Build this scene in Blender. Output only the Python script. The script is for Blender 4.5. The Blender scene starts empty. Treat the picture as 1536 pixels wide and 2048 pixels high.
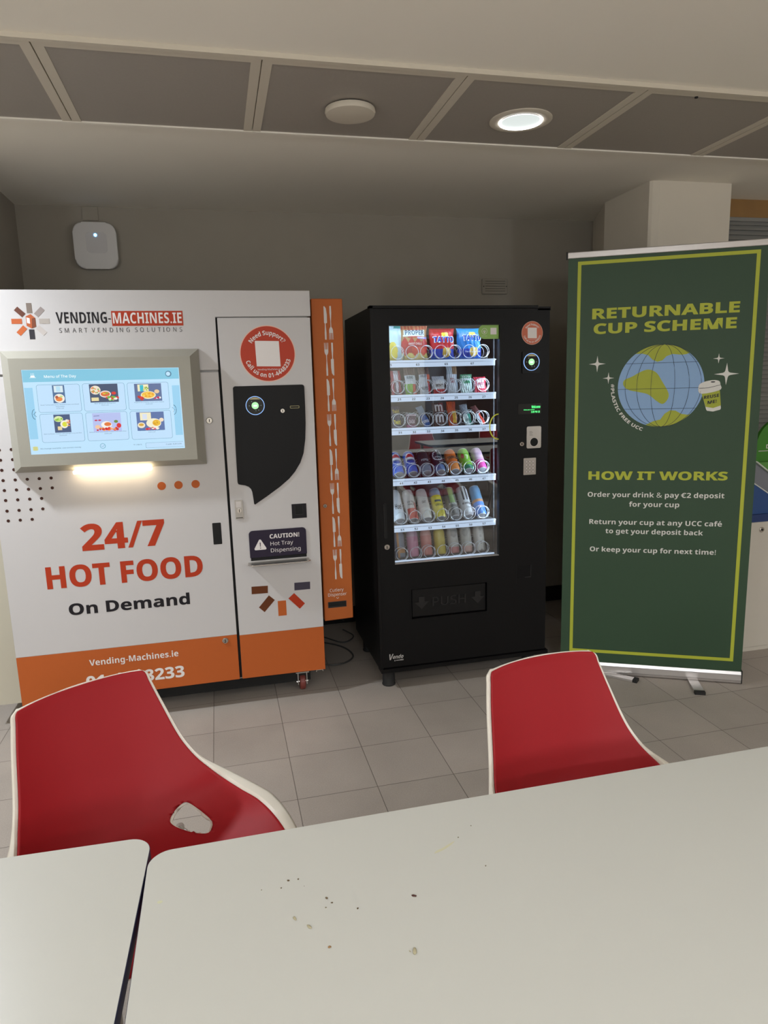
import bpy, bmesh, math, random
from math import sin, cos, pi, radians as R, sqrt, atan2
from mathutils import Vector, Matrix
random.seed(7)
S = bpy.context.scene
COL = S.collection

# ------------------------------------------------------------------ camera, world, exposure
S.view_settings.view_transform = 'Standard'
S.view_settings.look = 'None'
S.view_settings.gamma = 1
S.view_settings.use_curve_mapping = False
S.view_settings.exposure = 0.0
HC = 1.48
def make_camera(yaw, pitch, roll, fpx):
    cy, sy, cp, sp = cos(yaw), sin(yaw), cos(pitch), sin(pitch)
    f = Vector((sy*cp, cy*cp, -sp)); r = Vector((cy, -sy, 0)); u = r.cross(f)
    c, s = cos(roll), sin(roll)
    r, u = c*r + s*u, -s*r + c*u
    cam = bpy.data.cameras.new('camera'); o = bpy.data.objects.new('camera', cam); COL.objects.link(o)
    m = Matrix.Identity(4)
    for i in range(3):
        m[i][0], m[i][1], m[i][2] = r[i], u[i], -f[i]
    m[2][3] = HC
    o.matrix_world = m
    cam.sensor_fit = 'VERTICAL'; cam.sensor_height = 36; cam.lens = fpx*36/2048
    cam.clip_start = 0.02
    S.camera = o
make_camera(R(13.265), R(10.466), R(-1.618), 1375.16)
w = bpy.data.worlds.new('room_world'); S.world = w; w.use_nodes = True
w.node_tree.nodes['Background'].inputs[0].default_value = (1, .95, .88, 1)
w.node_tree.nodes['Background'].inputs[1].default_value = 0.02
def area(name, loc, power, size=.15, col=(1, .93, .82), spread=150, rot=(0, 0, 0)):
    l = bpy.data.lights.new(name, 'AREA'); l.shape = 'DISK'; l.size = size; l.energy = power; l.color = col
    l.spread = R(spread)
    o = bpy.data.objects.new(name, l); o.location = loc; o.rotation_euler = rot; COL.objects.link(o)
    return o
LY = [(1.187, 2.61, 36), (-1.40, 2.61, 36), (2.48, 2.61, 24)]
for x in (-2.7, -.9, .9, 2.7):
    LY += [(x, .45, 3), (x, -1.9, 20), (x, -3.2, 14)]
for x, y, p in LY:
    area('downlight_lamp', (x, y, 2.452), p, .14, (.86, .93, 1.0), 155)
for x in (-2.4, .2, 4.3):      # added unseen point lamps behind the camera, brightening ceiling and machine fronts
    l = bpy.data.lights.new('fill_lamp', 'POINT'); l.energy = 52; l.shadow_soft_size = .14; l.color = (.86, .93, 1.0)
    o = bpy.data.objects.new('fill_lamp', l); o.location = (x, -1.5, 1.85); COL.objects.link(o)

# ------------------------------------------------------------------ materials
def lin(h):
    if isinstance(h, (tuple, list)): return tuple(h)[:3]
    h = h.lstrip('#'); v = [int(h[i:i+2], 16)/255 for i in (0, 2, 4)]
    return tuple(c/12.92 if c <= .04045 else ((c+.055)/1.055)**2.4 for c in v)
MC = {}
def mat(name, h, rough=.5, metal=0, spec=.5, noise=0, nscale=40, bump=0, emit=0, coat=0, alpha=None):
    if name in MC: return MC[name]
    m = bpy.data.materials.new(name); m.use_nodes = True; nt = m.node_tree; b = nt.nodes['Principled BSDF']
    c = lin(h); b.inputs['Base Color'].default_value = (*c, 1)
    b.inputs['Roughness'].default_value = rough; b.inputs['Metallic'].default_value = metal
    b.inputs['Specular IOR Level'].default_value = spec
    b.inputs['Coat Weight'].default_value = coat
    if noise or bump:
        tc = nt.nodes.new('ShaderNodeTexCoord'); n = nt.nodes.new('ShaderNodeTexNoise')
        n.inputs['Scale'].default_value = nscale; n.inputs['Detail'].default_value = 4
        nt.links.new(tc.outputs['Object'], n.inputs['Vector'])
        if noise:
            mx = nt.nodes.new('ShaderNodeMix'); mx.data_type = 'RGBA'
            mx.inputs[6].default_value = (*[v*(1-noise) for v in c], 1); mx.inputs[7].default_value = (*[min(1, v*(1+noise)) for v in c], 1)
            nt.links.new(n.outputs[0], mx.inputs[0]); nt.links.new(mx.outputs[2], b.inputs['Base Color'])
        if bump:
            bp = nt.nodes.new('ShaderNodeBump'); bp.inputs['Strength'].default_value = bump; bp.inputs['Distance'].default_value = .002
            nt.links.new(n.outputs[0], bp.inputs['Height']); nt.links.new(bp.outputs[0], b.inputs['Normal'])
    if emit:
        b.inputs['Emission Color'].default_value = (*c, 1); b.inputs['Emission Strength'].default_value = emit
        b.inputs['Base Color'].default_value = (0, 0, 0, 1); b.inputs['Roughness'].default_value = .3
    MC[name] = m
    return m
def vcol_mat(name, rough=.35, coat=.2):
    m = bpy.data.materials.new(name); m.use_nodes = True; nt = m.node_tree; b = nt.nodes['Principled BSDF']
    a = nt.nodes.new('ShaderNodeAttribute'); a.attribute_name = 'print'
    nt.links.new(a.outputs['Color'], b.inputs['Base Color']); b.inputs['Roughness'].default_value = rough
    b.inputs['Coat Weight'].default_value = coat
    MC[name] = m; return m
def glass_mat(name, tint=(.82, .86, .88), refl=.10):
    m = bpy.data.materials.new(name); m.use_nodes = True; nt = m.node_tree
    for n in list(nt.nodes): nt.nodes.remove(n)
    o = nt.nodes.new('ShaderNodeOutputMaterial'); t = nt.nodes.new('ShaderNodeBsdfTransparent'); g = nt.nodes.new('ShaderNodeBsdfGlossy')
    t.inputs[0].default_value = (*tint, 1); g.inputs['Roughness'].default_value = .004; g.inputs[0].default_value = (1, 1, 1, 1)
    fr = nt.nodes.new('ShaderNodeFresnel'); fr.inputs[0].default_value = 1.5
    ad = nt.nodes.new('ShaderNodeMath'); ad.operation = 'ADD'; ad.inputs[1].default_value = refl; ad.use_clamp = True
    mx = nt.nodes.new('ShaderNodeMixShader')
    nt.links.new(fr.outputs[0], ad.inputs[0]); nt.links.new(ad.outputs[0], mx.inputs[0])
    nt.links.new(t.outputs[0], mx.inputs[1]); nt.links.new(g.outputs[0], mx.inputs[2]); nt.links.new(mx.outputs[0], o.inputs[0])
    MC[name] = m; return m

M_wall = mat('painted_plaster', '#dcd3c4', .85, noise=.03, nscale=6, bump=.15)
M_ceil = mat('ceiling_plaster', '#f6efe2', .9, noise=.02, nscale=3)
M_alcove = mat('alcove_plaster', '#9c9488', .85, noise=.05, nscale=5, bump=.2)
M_white = mat('white_enamel', '#c8c4c3', .58, spec=.3, noise=.01, nscale=3)
M_orange = mat('orange_vinyl', '#b85c28', .55, spec=.25, noise=.02)
M_orange2 = mat('orange_panel', '#b5602c', .55, spec=.25, noise=.02)
M_red_print = mat('red_print', '#b2381a', .45, spec=.25)
M_sticker_red = mat('sticker_red', '#b8402a', .5, spec=.25)
M_black = mat('black_powder_coat', '#0b0a0b', .45, spec=.22, noise=.1, nscale=200)
M_dark = mat('black_void', '#0b0b0b', .8)
M_blackprint = mat('black_print', '#1d1a1f', .5, spec=.25)
M_navy = mat('navy_vinyl', '#2b2335', .5, spec=.25)
M_letter = mat('white_print', '#e6dfdc', .5)
M_brown = mat('brown_print', '#63351a', .6, spec=.2)
M_dot = mat('dark_brown_print', '#3f231c', .6, spec=.2)
M_steel = mat('brushed_steel', '#b9b4ae', .32, metal=.9, noise=.05, nscale=90)
M_chrome = mat('chrome', '#cfcac4', .15, metal=1)
M_alu = mat('anodised_aluminium', '#cfcac8', .3, metal=.75, noise=.03, nscale=60)
M_rubber = mat('black_rubber', '#1f1e1e', .7)
M_grey = mat('grey_bezel', '#a09c90', .5, spec=.35, noise=.01)
M_printed = vcol_mat('printed_wrap')

# ------------------------------------------------------------------ mesh helpers
def box(bm, x0, x1, y0, y1, z0, z1):
    v = [bm.verts.new(p) for p in ((x0,y0,z0),(x1,y0,z0),(x1,y1,z0),(x0,y1,z0),(x0,y0,z1),(x1,y0,z1),(x1,y1,z1),(x0,y1,z1))]
    for f in ((3,2,1,0),(4,5,6,7),(0,1,5,4),(1,2,6,5),(2,3,7,6),(3,0,4,7)): bm.faces.new([v[i] for i in f])
def bev(bm, r, seg=2):
    bmesh.ops.bevel(bm, geom=list(bm.edges), offset=r, segments=seg, affect='EDGES', profile=.5)
def prism(bm, pts, y0, y1):
    """outline in the x-z plane, extruded from y0 to y1"""
    a = sum(pts[i][0]*pts[(i+1) % len(pts)][1]-pts[(i+1) % len(pts)][0]*pts[i][1] for i in range(len(pts)))
    if a < 0: pts = pts[::-1]
    f = [bm.verts.new((p[0], y0, p[1])) for p in pts]; b = [bm.verts.new((p[0], y1, p[1])) for p in pts]
    bm.faces.new(f); bm.faces.new(b[::-1])
    n = len(pts)
    for i in range(n): bm.faces.new((f[(i+1) % n], f[i], b[i], b[(i+1) % n]))
def prism_z(bm, pts, z0, z1):
    a = sum(pts[i][0]*pts[(i+1) % len(pts)][1]-pts[(i+1) % len(pts)][0]*pts[i][1] for i in range(len(pts)))
    if a < 0: pts = pts[::-1]
    f = [bm.verts.new((p[0], p[1], z0)) for p in pts]; b = [bm.verts.new((p[0], p[1], z1)) for p in pts]
    bm.faces.new(f[::-1]); bm.faces.new(b)
    n = len(pts)
    for i in range(n): bm.faces.new((f[i], f[(i+1) % n], b[(i+1) % n], b[i]))
def rrect(x0, x1, z0, z1, r, n=6, corners=(1, 1, 1, 1)):
    pts = []
    for k, (cx, cz, a) in enumerate(((x0+r, z0+r, pi), (x1-r, z0+r, 1.5*pi), (x1-r, z1-r, 0), (x0+r, z1-r, .5*pi))):
        if corners[k] and r > 0: pts += [(cx+r*cos(a+i*pi/2/n), cz+r*sin(a+i*pi/2/n)) for i in range(n+1)]
        else: pts.append(((x0, z0), (x1, z0), (x1, z1), (x0, z1))[k])
    return pts
def circ(cx, cz, r, n=32, rz=None, a0=0): return [(cx+r*cos(a0+2*pi*i/n), cz+(rz or r)*sin(a0+2*pi*i/n)) for i in range(n)]
def ring(bm, cx, cz, r0, r1, y0, y1, n=48, sq=1):
    vs = []
    for r, y in ((r0, y0), (r1, y0), (r1, y1), (r0, y1)):
        vs.append([bm.verts.new((cx+r*cos(2*pi*i/n)*sq, y, cz+r*sin(2*pi*i/n))) for i in range(n)])
    for k in range(4):
        a, b = vs[k], vs[(k+1) % 4]
        for i in range(n): bm.faces.new((a[i], a[(i+1) % n], b[(i+1) % n], b[i]))
def frame_of(d):
    d = d.normalized(); u = d.orthogonal().normalized() if abs(d.z) > .99 else Vector((0, 0, 1)).cross(d).normalized()
    return u, d.cross(u)
def tube(bm, pts, r, n=8, cap=True, radii=None):
    pts = [Vector(p) for p in pts]; rings = []
    for i, p in enumerate(pts):
        d = pts[min(i+1, len(pts)-1)]-pts[max(i-1, 0)]
        u, v = frame_of(d); rr = radii[i] if radii else r
        rings.append([bm.verts.new(p+u*rr*cos(2*pi*k/n)+v*rr*sin(2*pi*k/n)) for k in range(n)])
    for a, b in zip(rings, rings[1:]):
        for k in range(n): bm.faces.new((a[k], a[(k+1) % n], b[(k+1) % n], b[k]))
    if cap: bm.faces.new(rings[0][::-1]); bm.faces.new(rings[-1])
def lathe(bm, prof, axis='z', c=(0, 0, 0), n=32):
    rings = []
    for r, h in prof:
        ringv = []
        for k in range(n):
            a, b = max(r, 1e-5)*cos(2*pi*k/n), max(r, 1e-5)*sin(2*pi*k/n)
            p = (a, b, h) if axis == 'z' else (a, h, b)
            ringv.append(bm.verts.new((p[0]+c[0], p[1]+c[1], p[2]+c[2])))
        rings.append(ringv)
    for a, b in zip(rings, rings[1:]):
        for k in range(n): bm.faces.new((a[k], a[(k+1) % n], b[(k+1) % n], b[k]))
    bm.faces.new(rings[0][::-1]); bm.faces.new(rings[-1])
def smooth_poly(pts, n=6):
    out = []; N = len(pts)
    for i in range(N):
        p0, p1, p2, p3 = [Vector(pts[(i+k-1) % N]) for k in range(4)]
        for k in range(n):
            t = k/n
            q = .5*((2*p1)+(-p0+p2)*t+(2*p0-5*p1+4*p2-p3)*t*t+(-p0+3*p1-3*p2+p3)*t**3)
            out.append((q.x, q.y))
    return out
def NB(fn=None, *a, **k):
    bm = bmesh.new()
    if fn: fn(bm, *a, **k)
    return bm
def obj(name, bm, m, parent=None, loc=None, smooth=False, local=False):
    """links bm (or a list of (bm, material)) as ONE mesh object"""
    parts = bm if isinstance(bm, list) else [(bm, m)]
    out = bmesh.new(); mats = []
    for b, mm in parts:
        if mm not in mats: mats.append(mm)
        idx = mats.index(mm)
        bmesh.ops.recalc_face_normals(b, faces=b.faces) if not b.faces.layers.int.get('keep') else None
        tmp = bpy.data.meshes.new('t'); b.to_mesh(tmp); b.free()
        n0 = len(out.faces); out.from_mesh(tmp); bpy.data.meshes.remove(tmp)
        out.faces.ensure_lookup_table()
        for i in range(n0, len(out.faces)): out.faces[i].material_index = idx
    if parent and not local:
        rt = parent
        while rt.parent: rt = rt.parent
        off = -Vector(rt.location); bmesh.ops.translate(out, verts=out.verts, vec=off)
    if smooth:
        for f in out.faces: f.smooth = True
    me = bpy.data.meshes.new(name); out.to_mesh(me); out.free()
    for mm in mats: me.materials.append(mm)
    if smooth:
        try: me.set_sharp_from_angle(angle=R(38))
        except Exception: pass
    o = bpy.data.objects.new(name, me); COL.objects.link(o)
    if parent: o.parent = parent
    if loc: o.location = loc
    return o
def thing(name, label, cat, loc=(0, 0, 0), rz=0, group=None):
    o = bpy.data.objects.new(name, None); COL.objects.link(o); o.location = loc; o.rotation_euler = (0, 0, rz)
    o.empty_display_size = .1
    o['label'] = label; o['category'] = cat
    if group: o['group'] = group
    return o
def tag(o, label, cat, group=None, kind=None):
    o['label'] = label; o['category'] = cat
    if group: o['group'] = group
    if kind: o['kind'] = kind
    return o
def struct(name, bm, m, **k):
    o = obj(name, bm, m, **k); o['kind'] = 'structure'; return o
def dup(root):
    r = root.copy(); COL.objects.link(r)
    for ch in root.children:
        c = ch.copy(); COL.objects.link(c); c.parent = r
        for g in ch.children:
            d = g.copy(); COL.objects.link(d); d.parent = c
    return r

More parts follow.
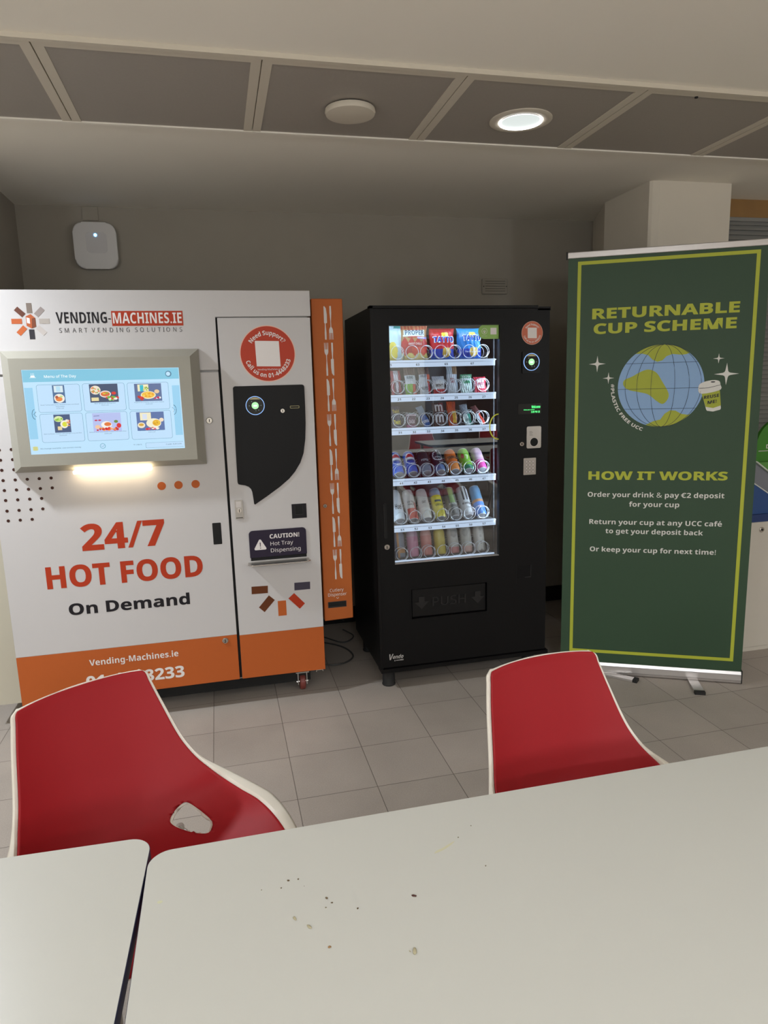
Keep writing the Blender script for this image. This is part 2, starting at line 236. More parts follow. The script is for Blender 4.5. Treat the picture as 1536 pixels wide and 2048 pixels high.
# text: outline letters laid in the x-z plane facing -y
# outline alphabets (regular and bold), contours in 1/1000 units
GR={'A':'430|0,0 187,482 242,482 428,0 366,0 308,148 118,148 61,0;138,202 290,202 236,347 230,367 221,396 214,419 203,378 193,347','B':'437|65,0 65,480 202,480 281,473 338,453 364,431 379,400 384,361 378,322 361,290 332,268 293,255 293,251 322,244 348,234 369,218 386,197 397,170 400,136 395,96 380,63 356,36 322,16 282,4 234,0;126,275 214,275 266,280 299,295 316,320 322,354 315,388 294,411 258,424 205,428 126,428;126,51 222,51 276,57 311,76 330,105 336,141 329,175 310,202 274,219 218,225 126,225','C':'424|261,-7 194,1 139,24 96,60 65,109 47,170 41,240 48,309 67,368 100,418 146,455 203,478 271,486 342,479 404,458 379,407 330,425 302,431 271,433 223,427 182,410 149,381 124,343 110,296 105,240 109,184 123,137 146,98 178,69 219,52 270,46 330,52 385,65 385,13 329,-2','D':'491|65,0 65,480 213,480 281,473 338,453 385,419 420,374 442,315 449,244 442,170 420,109 383,61 333,27 272,7 199,0;126,52 191,52 261,59 315,82 354,120 378,174 385,242 380,301 364,348 338,383 302,408 258,423 204,428 126,428','E':'374|65,0 65,480 333,480 333,426 126,426 126,277 321,277 321,224 126,224 126,53 333,53 333,0','F':'349|65,0 65,480 333,480 333,426 126,426 126,257 320,257 320,203 126,203 126,0','G':'489|271,-7 202,1 145,23 100,59 67,108 48,169 41,240 48,310 71,370 107,419 155,456 217,479 289,486 329,484 366,479 400,470 433,458 410,406 352,425 320,431 286,433 233,427 188,410 152,381 125,343 109,296 104,240 109,186 123,139 146,100 181,70 226,52 285,46 338,49 379,57 379,199 273,199 273,253 439,253 439,18 400,7 361,-1 318,-5','H':'497|65,0 65,480 126,480 126,277 371,277 371,480 432,480 432,0 371,0 371,224 126,224 126,0','I':'228|27,0 27,35 83,48 83,431 27,445 27,480 200,480 200,445 144,431 144,48 200,35 200,0','K':'415|65,0 65,480 126,480 126,243 167,289 208,334 338,480 408,480 218,271 416,0 345,0 175,229 126,186 126,0','L':'352|65,0 65,480 126,480 126,54 335,54 335,0','M':'609|65,0 65,480 154,480 302,87 305,87 455,480 544,480 544,0 484,0 484,295 486,364 489,420 486,420 326,0 277,0 119,420 116,420 120,364 121,291 121,0','N':'511|65,0 65,480 135,480 391,83 394,83 392,115 390,162 389,209 389,480 445,480 445,0 375,0 118,398 116,398 119,340 121,268 121,0','O':'524|263,-7 216,-3 174,7 139,24 96,61 65,111 47,171 41,241 47,310 65,370 96,419 139,456 174,473 216,483 263,487 329,479 384,456 427,420 458,370 477,310 484,240 477,171 458,110 427,61 384,24 329,1;263,46 312,51 352,69 382,98 403,137 416,184 420,240 416,297 403,344 382,382 352,411 313,428 263,434 214,428 174,411 143,382 122,344 109,297 105,240 109,184 122,137 143,98 173,69 213,51','P':'406|65,0 65,480 192,480 249,475 295,463 329,443 353,415 367,380 372,338 368,300 354,264 330,233 294,208 245,192 181,187 126,187 126,0;126,238 174,238 234,244 276,261 295,279 306,304 310,336 306,364 296,387 280,405 242,422 187,428 126,428','R':'417|65,0 65,480 197,480 252,476 296,464 329,446 353,419 367,385 372,343 369,308 358,279 342,256 322,239 300,225 276,215 408,0 337,0 221,198 126,198 126,0;126,249 197,249 248,255 283,272 303,301 310,340 306,369 297,391 281,407 245,422 194,427 126,427','S':'369|166,-7 127,-5 91,-1 60,7 34,16 34,74 94,54 131,48 169,46 216,51 249,66 270,91 277,123 274,145 267,163 253,178 232,192 164,222 110,246 72,276 54,300 44,329 40,364 45,400 60,429 83,454 114,471 151,483 193,486 231,484 266,479 297,470 326,459 307,408 253,426 223,431 192,433 153,428 124,414 107,392 101,363 104,341 111,323 125,308 144,294 206,267 245,251 278,233 303,214 322,191 333,163 337,128 332,89 317,56 291,29 256,9 215,-3','T':'373|156,0 156,426 7,426 7,480 366,480 366,426 217,426 217,0','U':'491|243,-7 188,-1 143,15 107,42 81,78 66,121 60,171 60,480 121,480 121,169 124,133 135,102 152,78 176,60 208,49 246,46 286,50 317,61 341,80 363,120 370,169 370,480 430,480 430,169 425,122 410,80 384,44 348,16 301,-1','V':'403|171,0 0,480 63,480 171,172 189,117 201,67 214,117 232,173 339,480 403,480 232,0','W':'624|135,0 8,480 71,480 146,187 160,127 169,73 179,130 194,190 279,480 341,480 429,188 445,127 455,73 465,127 479,187 553,480 616,480 488,0 427,0 334,314 323,353 314,388 310,409 303,372 287,312 196,0','Y':'380|160,0 160,183 0,480 66,480 190,244 315,480 380,480 220,186 220,0','a':'377|144,-7 100,0 63,19 45,40 34,67 31,100 36,133 50,161 73,183 106,200 150,210 203,215 265,217 265,238 260,277 245,301 222,314 190,318 163,316 136,310 89,291 71,335 96,347 126,357 159,364 193,366 233,363 266,353 291,337 308,314 319,283 322,245 322,0 279,0 268,51 265,51 241,25 216,7 185,-3;158,41 200,47 234,66 251,86 261,112 264,144 264,176 211,174 154,167 118,152 98,130 92,99 97,73 110,55 132,44','b':'413|228,-7 189,-3 158,9 134,26 116,46 111,46 99,0 57,0 57,510 116,510 116,386 115,344 113,312 116,312 134,333 158,351 189,362 228,366 269,361 305,345 335,319 358,283 372,237 376,180 372,123 358,77 335,40 305,14 269,-1;219,42 248,46 273,58 291,78 309,121 315,181 309,240 291,283 260,308 218,317 183,313 157,302 138,284 122,242 116,182 116,179 122,121 138,78 157,58 184,46','c':'323|201,-7 156,-2 117,13 83,38 58,73 42,120 37,178 42,238 59,286 85,322 119,347 160,362 206,367 259,361 300,347 282,298 244,310 204,315 158,306 125,281 105,238 98,179 105,121 124,79 144,60 170,48 201,44 229,46 253,50 294,65 294,13 254,-2','d':'413|185,-7 143,-2 107,14 77,40 55,76 41,123 37,179 41,236 55,283 78,319 108,346 144,361 185,367 223,363 254,351 278,334 297,314 301,314 299,339 297,367 297,510 356,510 356,0 308,0 300,48 297,48 278,27 254,9 223,-3;194,42 228,46 255,56 274,74 292,113 298,168 298,179 292,238 275,282 256,302 229,314 193,318 164,313 140,301 122,280 104,235 98,178 104,121 122,78 141,58 165,46','e':'378|210,-7 162,-2 120,14 85,40 59,76 42,122 37,177 42,232 57,279 81,316 112,344 151,361 196,367 239,362 276,347 305,322 327,290 340,250 345,204 345,169 98,169 102,131 113,100 129,76 152,58 180,47 213,44 245,45 274,50 328,69 328,17 274,-1 245,-5;99,216 283,216 277,257 262,290 234,311 195,318 158,312 129,291 109,259','f':'231|73,0 73,314 10,314 10,342 73,362 73,383 77,425 87,458 104,483 127,500 156,510 190,514 229,510 260,502 244,455 220,462 191,465 165,460 147,446 136,420 132,383 132,360 223,360 223,314 132,314 132,0','g':'413|195,-161 123,-155 65,-138 65,-84 125,-105 198,-112 240,-105 271,-85 291,-53 298,-11 298,3 298,27 300,48 297,48 268,17 231,-1 185,-7 142,-1 106,15 76,42 54,79 41,125 37,179 41,233 54,278 76,316 106,344 142,361 185,367 219,363 249,353 275,336 298,312 301,312 309,360 356,360 356,-6 352,-53 338,-92 317,-122 286,-144 245,-157;194,42 227,45 253,55 273,71 292,109 298,165 298,179 292,243 273,285 252,303 226,313 193,317 165,313 142,301 123,281 104,237 98,179 104,120 123,77 141,57 165,46','h':'415|57,0 57,510 116,510 116,361 113,310 117,310 137,334 164,352 195,362 229,366 269,363 302,352 328,335 346,310 357,276 361,234 361,0 302,0 302,230 297,268 282,295 257,312 222,317 186,313 158,302 139,283 122,242 116,186 116,0','i':'173|87,420 74,422 62,429 55,441 52,457 55,474 62,486 74,493 87,495 100,493 111,486 119,474 122,457 119,441 111,429 100,422;57,0 57,360 116,360 116,0','j':'173|87,420 74,422 62,429 55,441 52,457 55,474 62,486 74,493 87,495 100,493 111,486 119,474 122,457 119,441 111,429 100,422;15,-161 -15,-159 -37,-153 -37,-105 -16,-110 7,-112 27,-109 43,-100 54,-83 57,-56 57,360 116,360 116,-54 110,-99 92,-133 73,-148 47,-158','k':'358|57,0 57,510 116,510 116,244 115,216 113,185 116,185 128,201 144,221 158,238 273,360 343,360 197,206 353,0 281,0 156,168 116,132 116,0','l':'173|57,0 57,510 116,510 116,0','m':'627|57,0 57,360 105,360 113,311 117,311 137,336 162,353 192,363 223,367 273,360 310,340 333,306 336,306 358,333 386,352 418,363 452,367 489,363 520,353 543,335 560,310 570,277 574,234 574,0 515,0 515,232 511,269 497,296 474,312 442,317 410,314 385,304 367,287 350,250 345,199 345,0 286,0 286,232 281,269 268,296 245,312 212,317 180,313 155,302 137,283 121,242 116,187 116,0','n':'415|57,0 57,360 105,360 113,311 117,311 138,336 165,353 197,363 230,367 270,363 302,353 328,335 346,310 357,277 361,234 361,0 302,0 302,230 297,268 282,295 257,312 222,317 186,313 158,302 139,283 122,242 116,187 116,0','o':'406|202,-7 157,-1 117,15 84,42 58,79 42,125 37,181 42,236 57,282 82,318 116,345 156,361 204,367 250,361 290,345 324,318 349,282 365,236 370,181 365,126 350,79 325,42 291,15 250,-1;203,42 237,46 263,59 283,80 303,123 309,181 303,238 283,281 263,301 236,313 203,317 169,313 143,301 123,281 104,238 98,181 104,123 123,80 143,59 170,46','p':'413|57,-161 57,360 105,360 113,311 116,311 135,333 158,351 189,363 228,367 270,362 305,346 335,320 358,284 372,238 376,181 372,124 358,78 335,41 305,14 269,-1 228,-7 190,-3 159,9 135,26 116,46 112,46 115,17 116,-13 116,-161;219,42 249,47 273,60 291,82 305,110 312,143 315,181 309,237 291,280 272,301 248,313 218,317 185,314 159,303 140,286 123,247 116,192 116,181 122,122 138,78 157,58 184,46','r':'278|57,0 57,360 105,360 112,294 115,294 135,322 160,345 190,361 225,367 247,366 267,363 260,308 241,312 221,313 194,309 169,298 147,280 131,256 120,226 116,192 116,0','s':'322|148,-7 113,-5 83,-1 57,7 35,16 35,70 87,50 118,43 149,41 188,45 214,55 229,72 234,94 233,107 227,118 217,129 200,140 146,164 86,191 64,206 48,223 38,244 34,271 38,299 51,323 72,342 115,360 169,367 201,365 231,360 284,343 264,296 216,312 191,317 165,318 133,315 110,307 95,293 91,275 93,261 99,249 111,239 129,229 183,206 242,180 263,165 279,147 288,126 291,99 287,67 274,41 253,20 207,0','t':'242|167,-7 140,-4 115,3 94,16 77,37 65,66 62,105 62,314 11,314 11,343 62,366 86,443 121,443 121,360 225,360 225,314 121,314 121,106 125,77 137,57 155,46 177,42 205,44 228,49 228,4 201,-4','u':'415|184,-7 144,-3 111,7 86,25 68,49 57,83 53,124 53,360 113,360 113,128 118,91 133,64 158,48 193,42 229,46 256,57 276,76 293,117 299,173 299,360 358,360 358,0 310,0 301,48 298,48 277,23 250,6 218,-3','v':'341|136,0 0,360 63,360 140,148 151,115 162,80 169,52 171,52 179,81 190,116 201,148 278,360 341,360 204,0','w':'528|106,1 7,361 69,361 118,169 132,110 142,61 144,61 151,89 159,125 169,158 232,361 297,361 359,158 373,108 383,62 385,62 395,108 410,169 460,361 520,361 420,1 351,1 289,203 274,258 265,299 262,299 253,258 238,203 173,1','x':'355|12,0 142,184 18,360 85,360 178,224 270,360 336,360 212,184 343,0 276,0 178,144 79,0','y':'342|56,-161 28,-160 7,-156 7,-109 25,-111 47,-113 75,-108 97,-95 114,-75 127,-49 146,-1 1,360 64,360 142,155 160,104 172,57 175,57 187,101 206,156 279,360 343,360 187,-50 166,-96 139,-131 116,-148 89,-158','z':'316|26,0 26,39 220,314 38,314 38,360 285,360 285,316 94,46 289,46 289,0','0':'384|191,-7 142,1 102,22 72,59 50,108 37,169 33,240 37,313 49,373 69,422 99,458 140,480 191,487 241,480 281,458 312,422 334,373 347,313 351,240 347,169 335,108 314,59 284,23 243,1;191,44 224,49 249,65 268,92 286,154 291,240 286,326 268,388 249,415 224,431 191,437 159,431 133,415 115,388 98,326 92,240 98,154 115,93 133,65 159,49','1':'385|181,0 181,335 181,381 183,418 164,400 142,381 91,339 60,379 189,480 238,480 238,0','2':'384|32,0 32,49 158,176 219,240 241,268 257,296 266,324 269,355 263,390 246,415 219,431 185,436 152,433 123,424 96,409 69,390 38,430 68,452 102,470 141,482 185,486 226,482 262,471 291,452 312,427 325,396 330,359 326,322 314,288 296,256 271,224 207,155 107,56 107,54 349,54 349,0','3':'384|162,-7 126,-5 92,-1 60,7 30,19 30,75 62,61 95,51 130,45 163,43 218,49 256,68 277,98 284,138 280,165 268,186 249,202 206,217 150,222 103,222 103,273 150,273 202,279 240,298 263,326 271,363 265,394 247,417 219,432 183,437 147,434 117,425 62,396 33,437 62,455 96,471 137,483 183,486 229,483 266,471 294,453 315,428 327,400 331,367 324,324 304,290 273,267 232,253 232,250 282,237 318,214 339,179 346,136 341,97 326,62 302,33 266,11 220,-2','4':'384|244,0 244,109 14,109 14,159 240,482 301,482 301,162 371,162 371,109 301,109 301,0;72,162 244,162 244,313 245,372 247,419 244,419 231,392 216,367','5':'384|167,-7 131,-5 97,0 67,8 42,19 42,75 69,62 101,52 135,46 167,44 215,50 253,69 271,89 282,115 285,147 278,189 257,219 219,238 165,244 122,241 83,234 54,253 72,480 312,480 312,426 122,426 111,287 142,291 185,294 231,290 270,278 302,257 326,229 341,195 346,153 341,107 325,68 299,36 263,12 219,-2','6':'384|200,-7 157,-1 118,16 84,45 59,86 42,139 37,205 39,256 46,307 59,354 79,397 108,434 146,462 195,480 257,486 288,485 316,480 316,430 288,436 258,438 215,434 181,422 153,404 132,380 117,351 106,318 100,282 96,244 100,244 119,266 143,284 174,296 214,300 253,296 286,283 314,262 336,233 348,197 353,154 348,108 334,69 311,36 281,12 244,-2;199,43 238,50 268,70 288,105 294,154 288,195 271,227 242,247 201,254 172,251 146,241 126,226 110,208 100,187 97,166 100,137 108,108 122,82 142,61 168,48','7':'384|91,0 288,426 30,426 30,480 351,480 351,434 156,0','8':'384|193,-7 146,-3 106,8 75,27 51,53 38,85 33,122 36,153 47,179 63,202 83,221 107,237 132,251 100,273 73,299 54,332 48,372 53,406 67,434 89,456 118,473 153,483 191,486 249,479 295,457 317,434 331,406 335,371 332,344 323,321 308,301 289,283 244,254 298,222 319,203 336,181 347,155 351,124 346,87 332,55 308,29 276,9 238,-3;194,277 226,293 253,312 271,337 277,369 271,399 253,421 226,434 191,439 157,434 130,421 112,399 106,369 109,347 118,328 132,312 150,299;192,40 235,46 267,63 286,90 293,124 286,156 265,182 233,203 192,222 181,226 142,206 114,183 96,155 91,122 97,90 116,63 147,46','9':'384|129,-7 98,-5 69,0 69,50 96,44 128,42 171,46 205,57 233,75 254,99 269,128 280,161 286,197 289,235 285,235 267,214 243,196 211,183 171,179 133,184 99,196 72,217 50,246 38,282 34,324 38,371 53,411 76,443 106,467 143,481 187,486 230,480 269,463 302,434 328,393 344,340 349,275 347,223 340,173 327,125 307,82 279,46 240,17 191,-1;184,226 214,229 240,239 261,254 276,272 286,292 289,314 287,342 278,371 264,397 244,418 218,432 187,437 149,430 119,409 99,374 92,325 98,284 115,252 143,232','-':'217|27,154 27,206 189,206 189,154','/':'250|7,0 185,480 243,480 64,0','!':'180|71,135 54,480 126,480 109,135;90,-9 74,-7 60,1 51,15 48,36 51,57 60,71 74,79 90,81 106,79 119,71 129,57 132,36 129,15 119,1 106,-7','.':'180|89,-9 74,-7 60,1 51,15 48,36 51,57 60,71 74,79 89,81 106,79 119,71 129,57 132,36 129,15 119,1 106,-7',',':'180|28,-87 47,-3 61,78 124,78 129,71 104,-8 71,-87','?':'291|94,135 94,153 99,197 106,215 117,232 150,267 191,304 203,319 212,333 216,349 218,367 212,396 197,417 171,430 136,435 105,432 78,426 29,406 8,453 36,466 67,477 102,484 140,486 180,483 213,472 239,455 258,431 270,402 274,369 272,341 264,317 253,297 237,278 195,240 161,208 151,194 145,180 141,146 141,135;120,-9 104,-7 90,1 82,15 79,36 82,57 90,71 104,79 120,81 136,79 149,71 158,57 161,36 158,15 149,1 136,-7','#':'434|76,0 101,140 17,140 17,185 110,185 132,293 42,293 42,337 140,337 167,480 215,480 188,337 285,337 312,480 358,480 331,337 416,337 416,293 322,293 302,185 394,185 394,140 293,140 265,0 218,0 245,140 149,140 123,0;158,185 254,185 275,293 179,293','&':'492|187,-7 144,-3 107,9 77,28 54,54 40,86 36,125 43,172 63,208 96,238 139,266 99,318 85,348 81,382 84,413 95,439 114,459 153,480 204,487 252,480 289,460 306,439 317,414 320,383 314,344 293,312 262,283 224,258 354,133 370,155 382,181 401,240 461,240 449,198 434,160 415,125 392,95 490,0 410,0 352,56 319,31 281,11 238,-2;188,293 222,315 245,336 258,358 262,383 258,405 246,423 227,435 202,439 177,435 156,424 143,406 138,383 142,360 151,338 167,317;189,46 229,49 263,60 291,75 314,93 175,229 142,207 118,185 103,160 97,127 104,94 122,68 151,51','€':'403|64,0 64,480 339,480 339,0;98,34 306,34 306,445 98,445',':':'180|89,278 74,281 60,289 51,303 48,324 51,345 60,359 74,367 89,369 106,367 119,359 129,345 132,324 129,303 119,289 106,281;89,-9 74,-7 60,1 51,15 48,36 51,57 60,71 74,79 89,81 106,79 119,71 129,57 132,36 129,15 119,1 106,-7','=':'384|38,279 38,327 346,327 346,279;38,146 38,193 346,193 346,146','é':'403|64,0 64,480 339,480 339,0;98,34 306,34 306,445 98,445'}
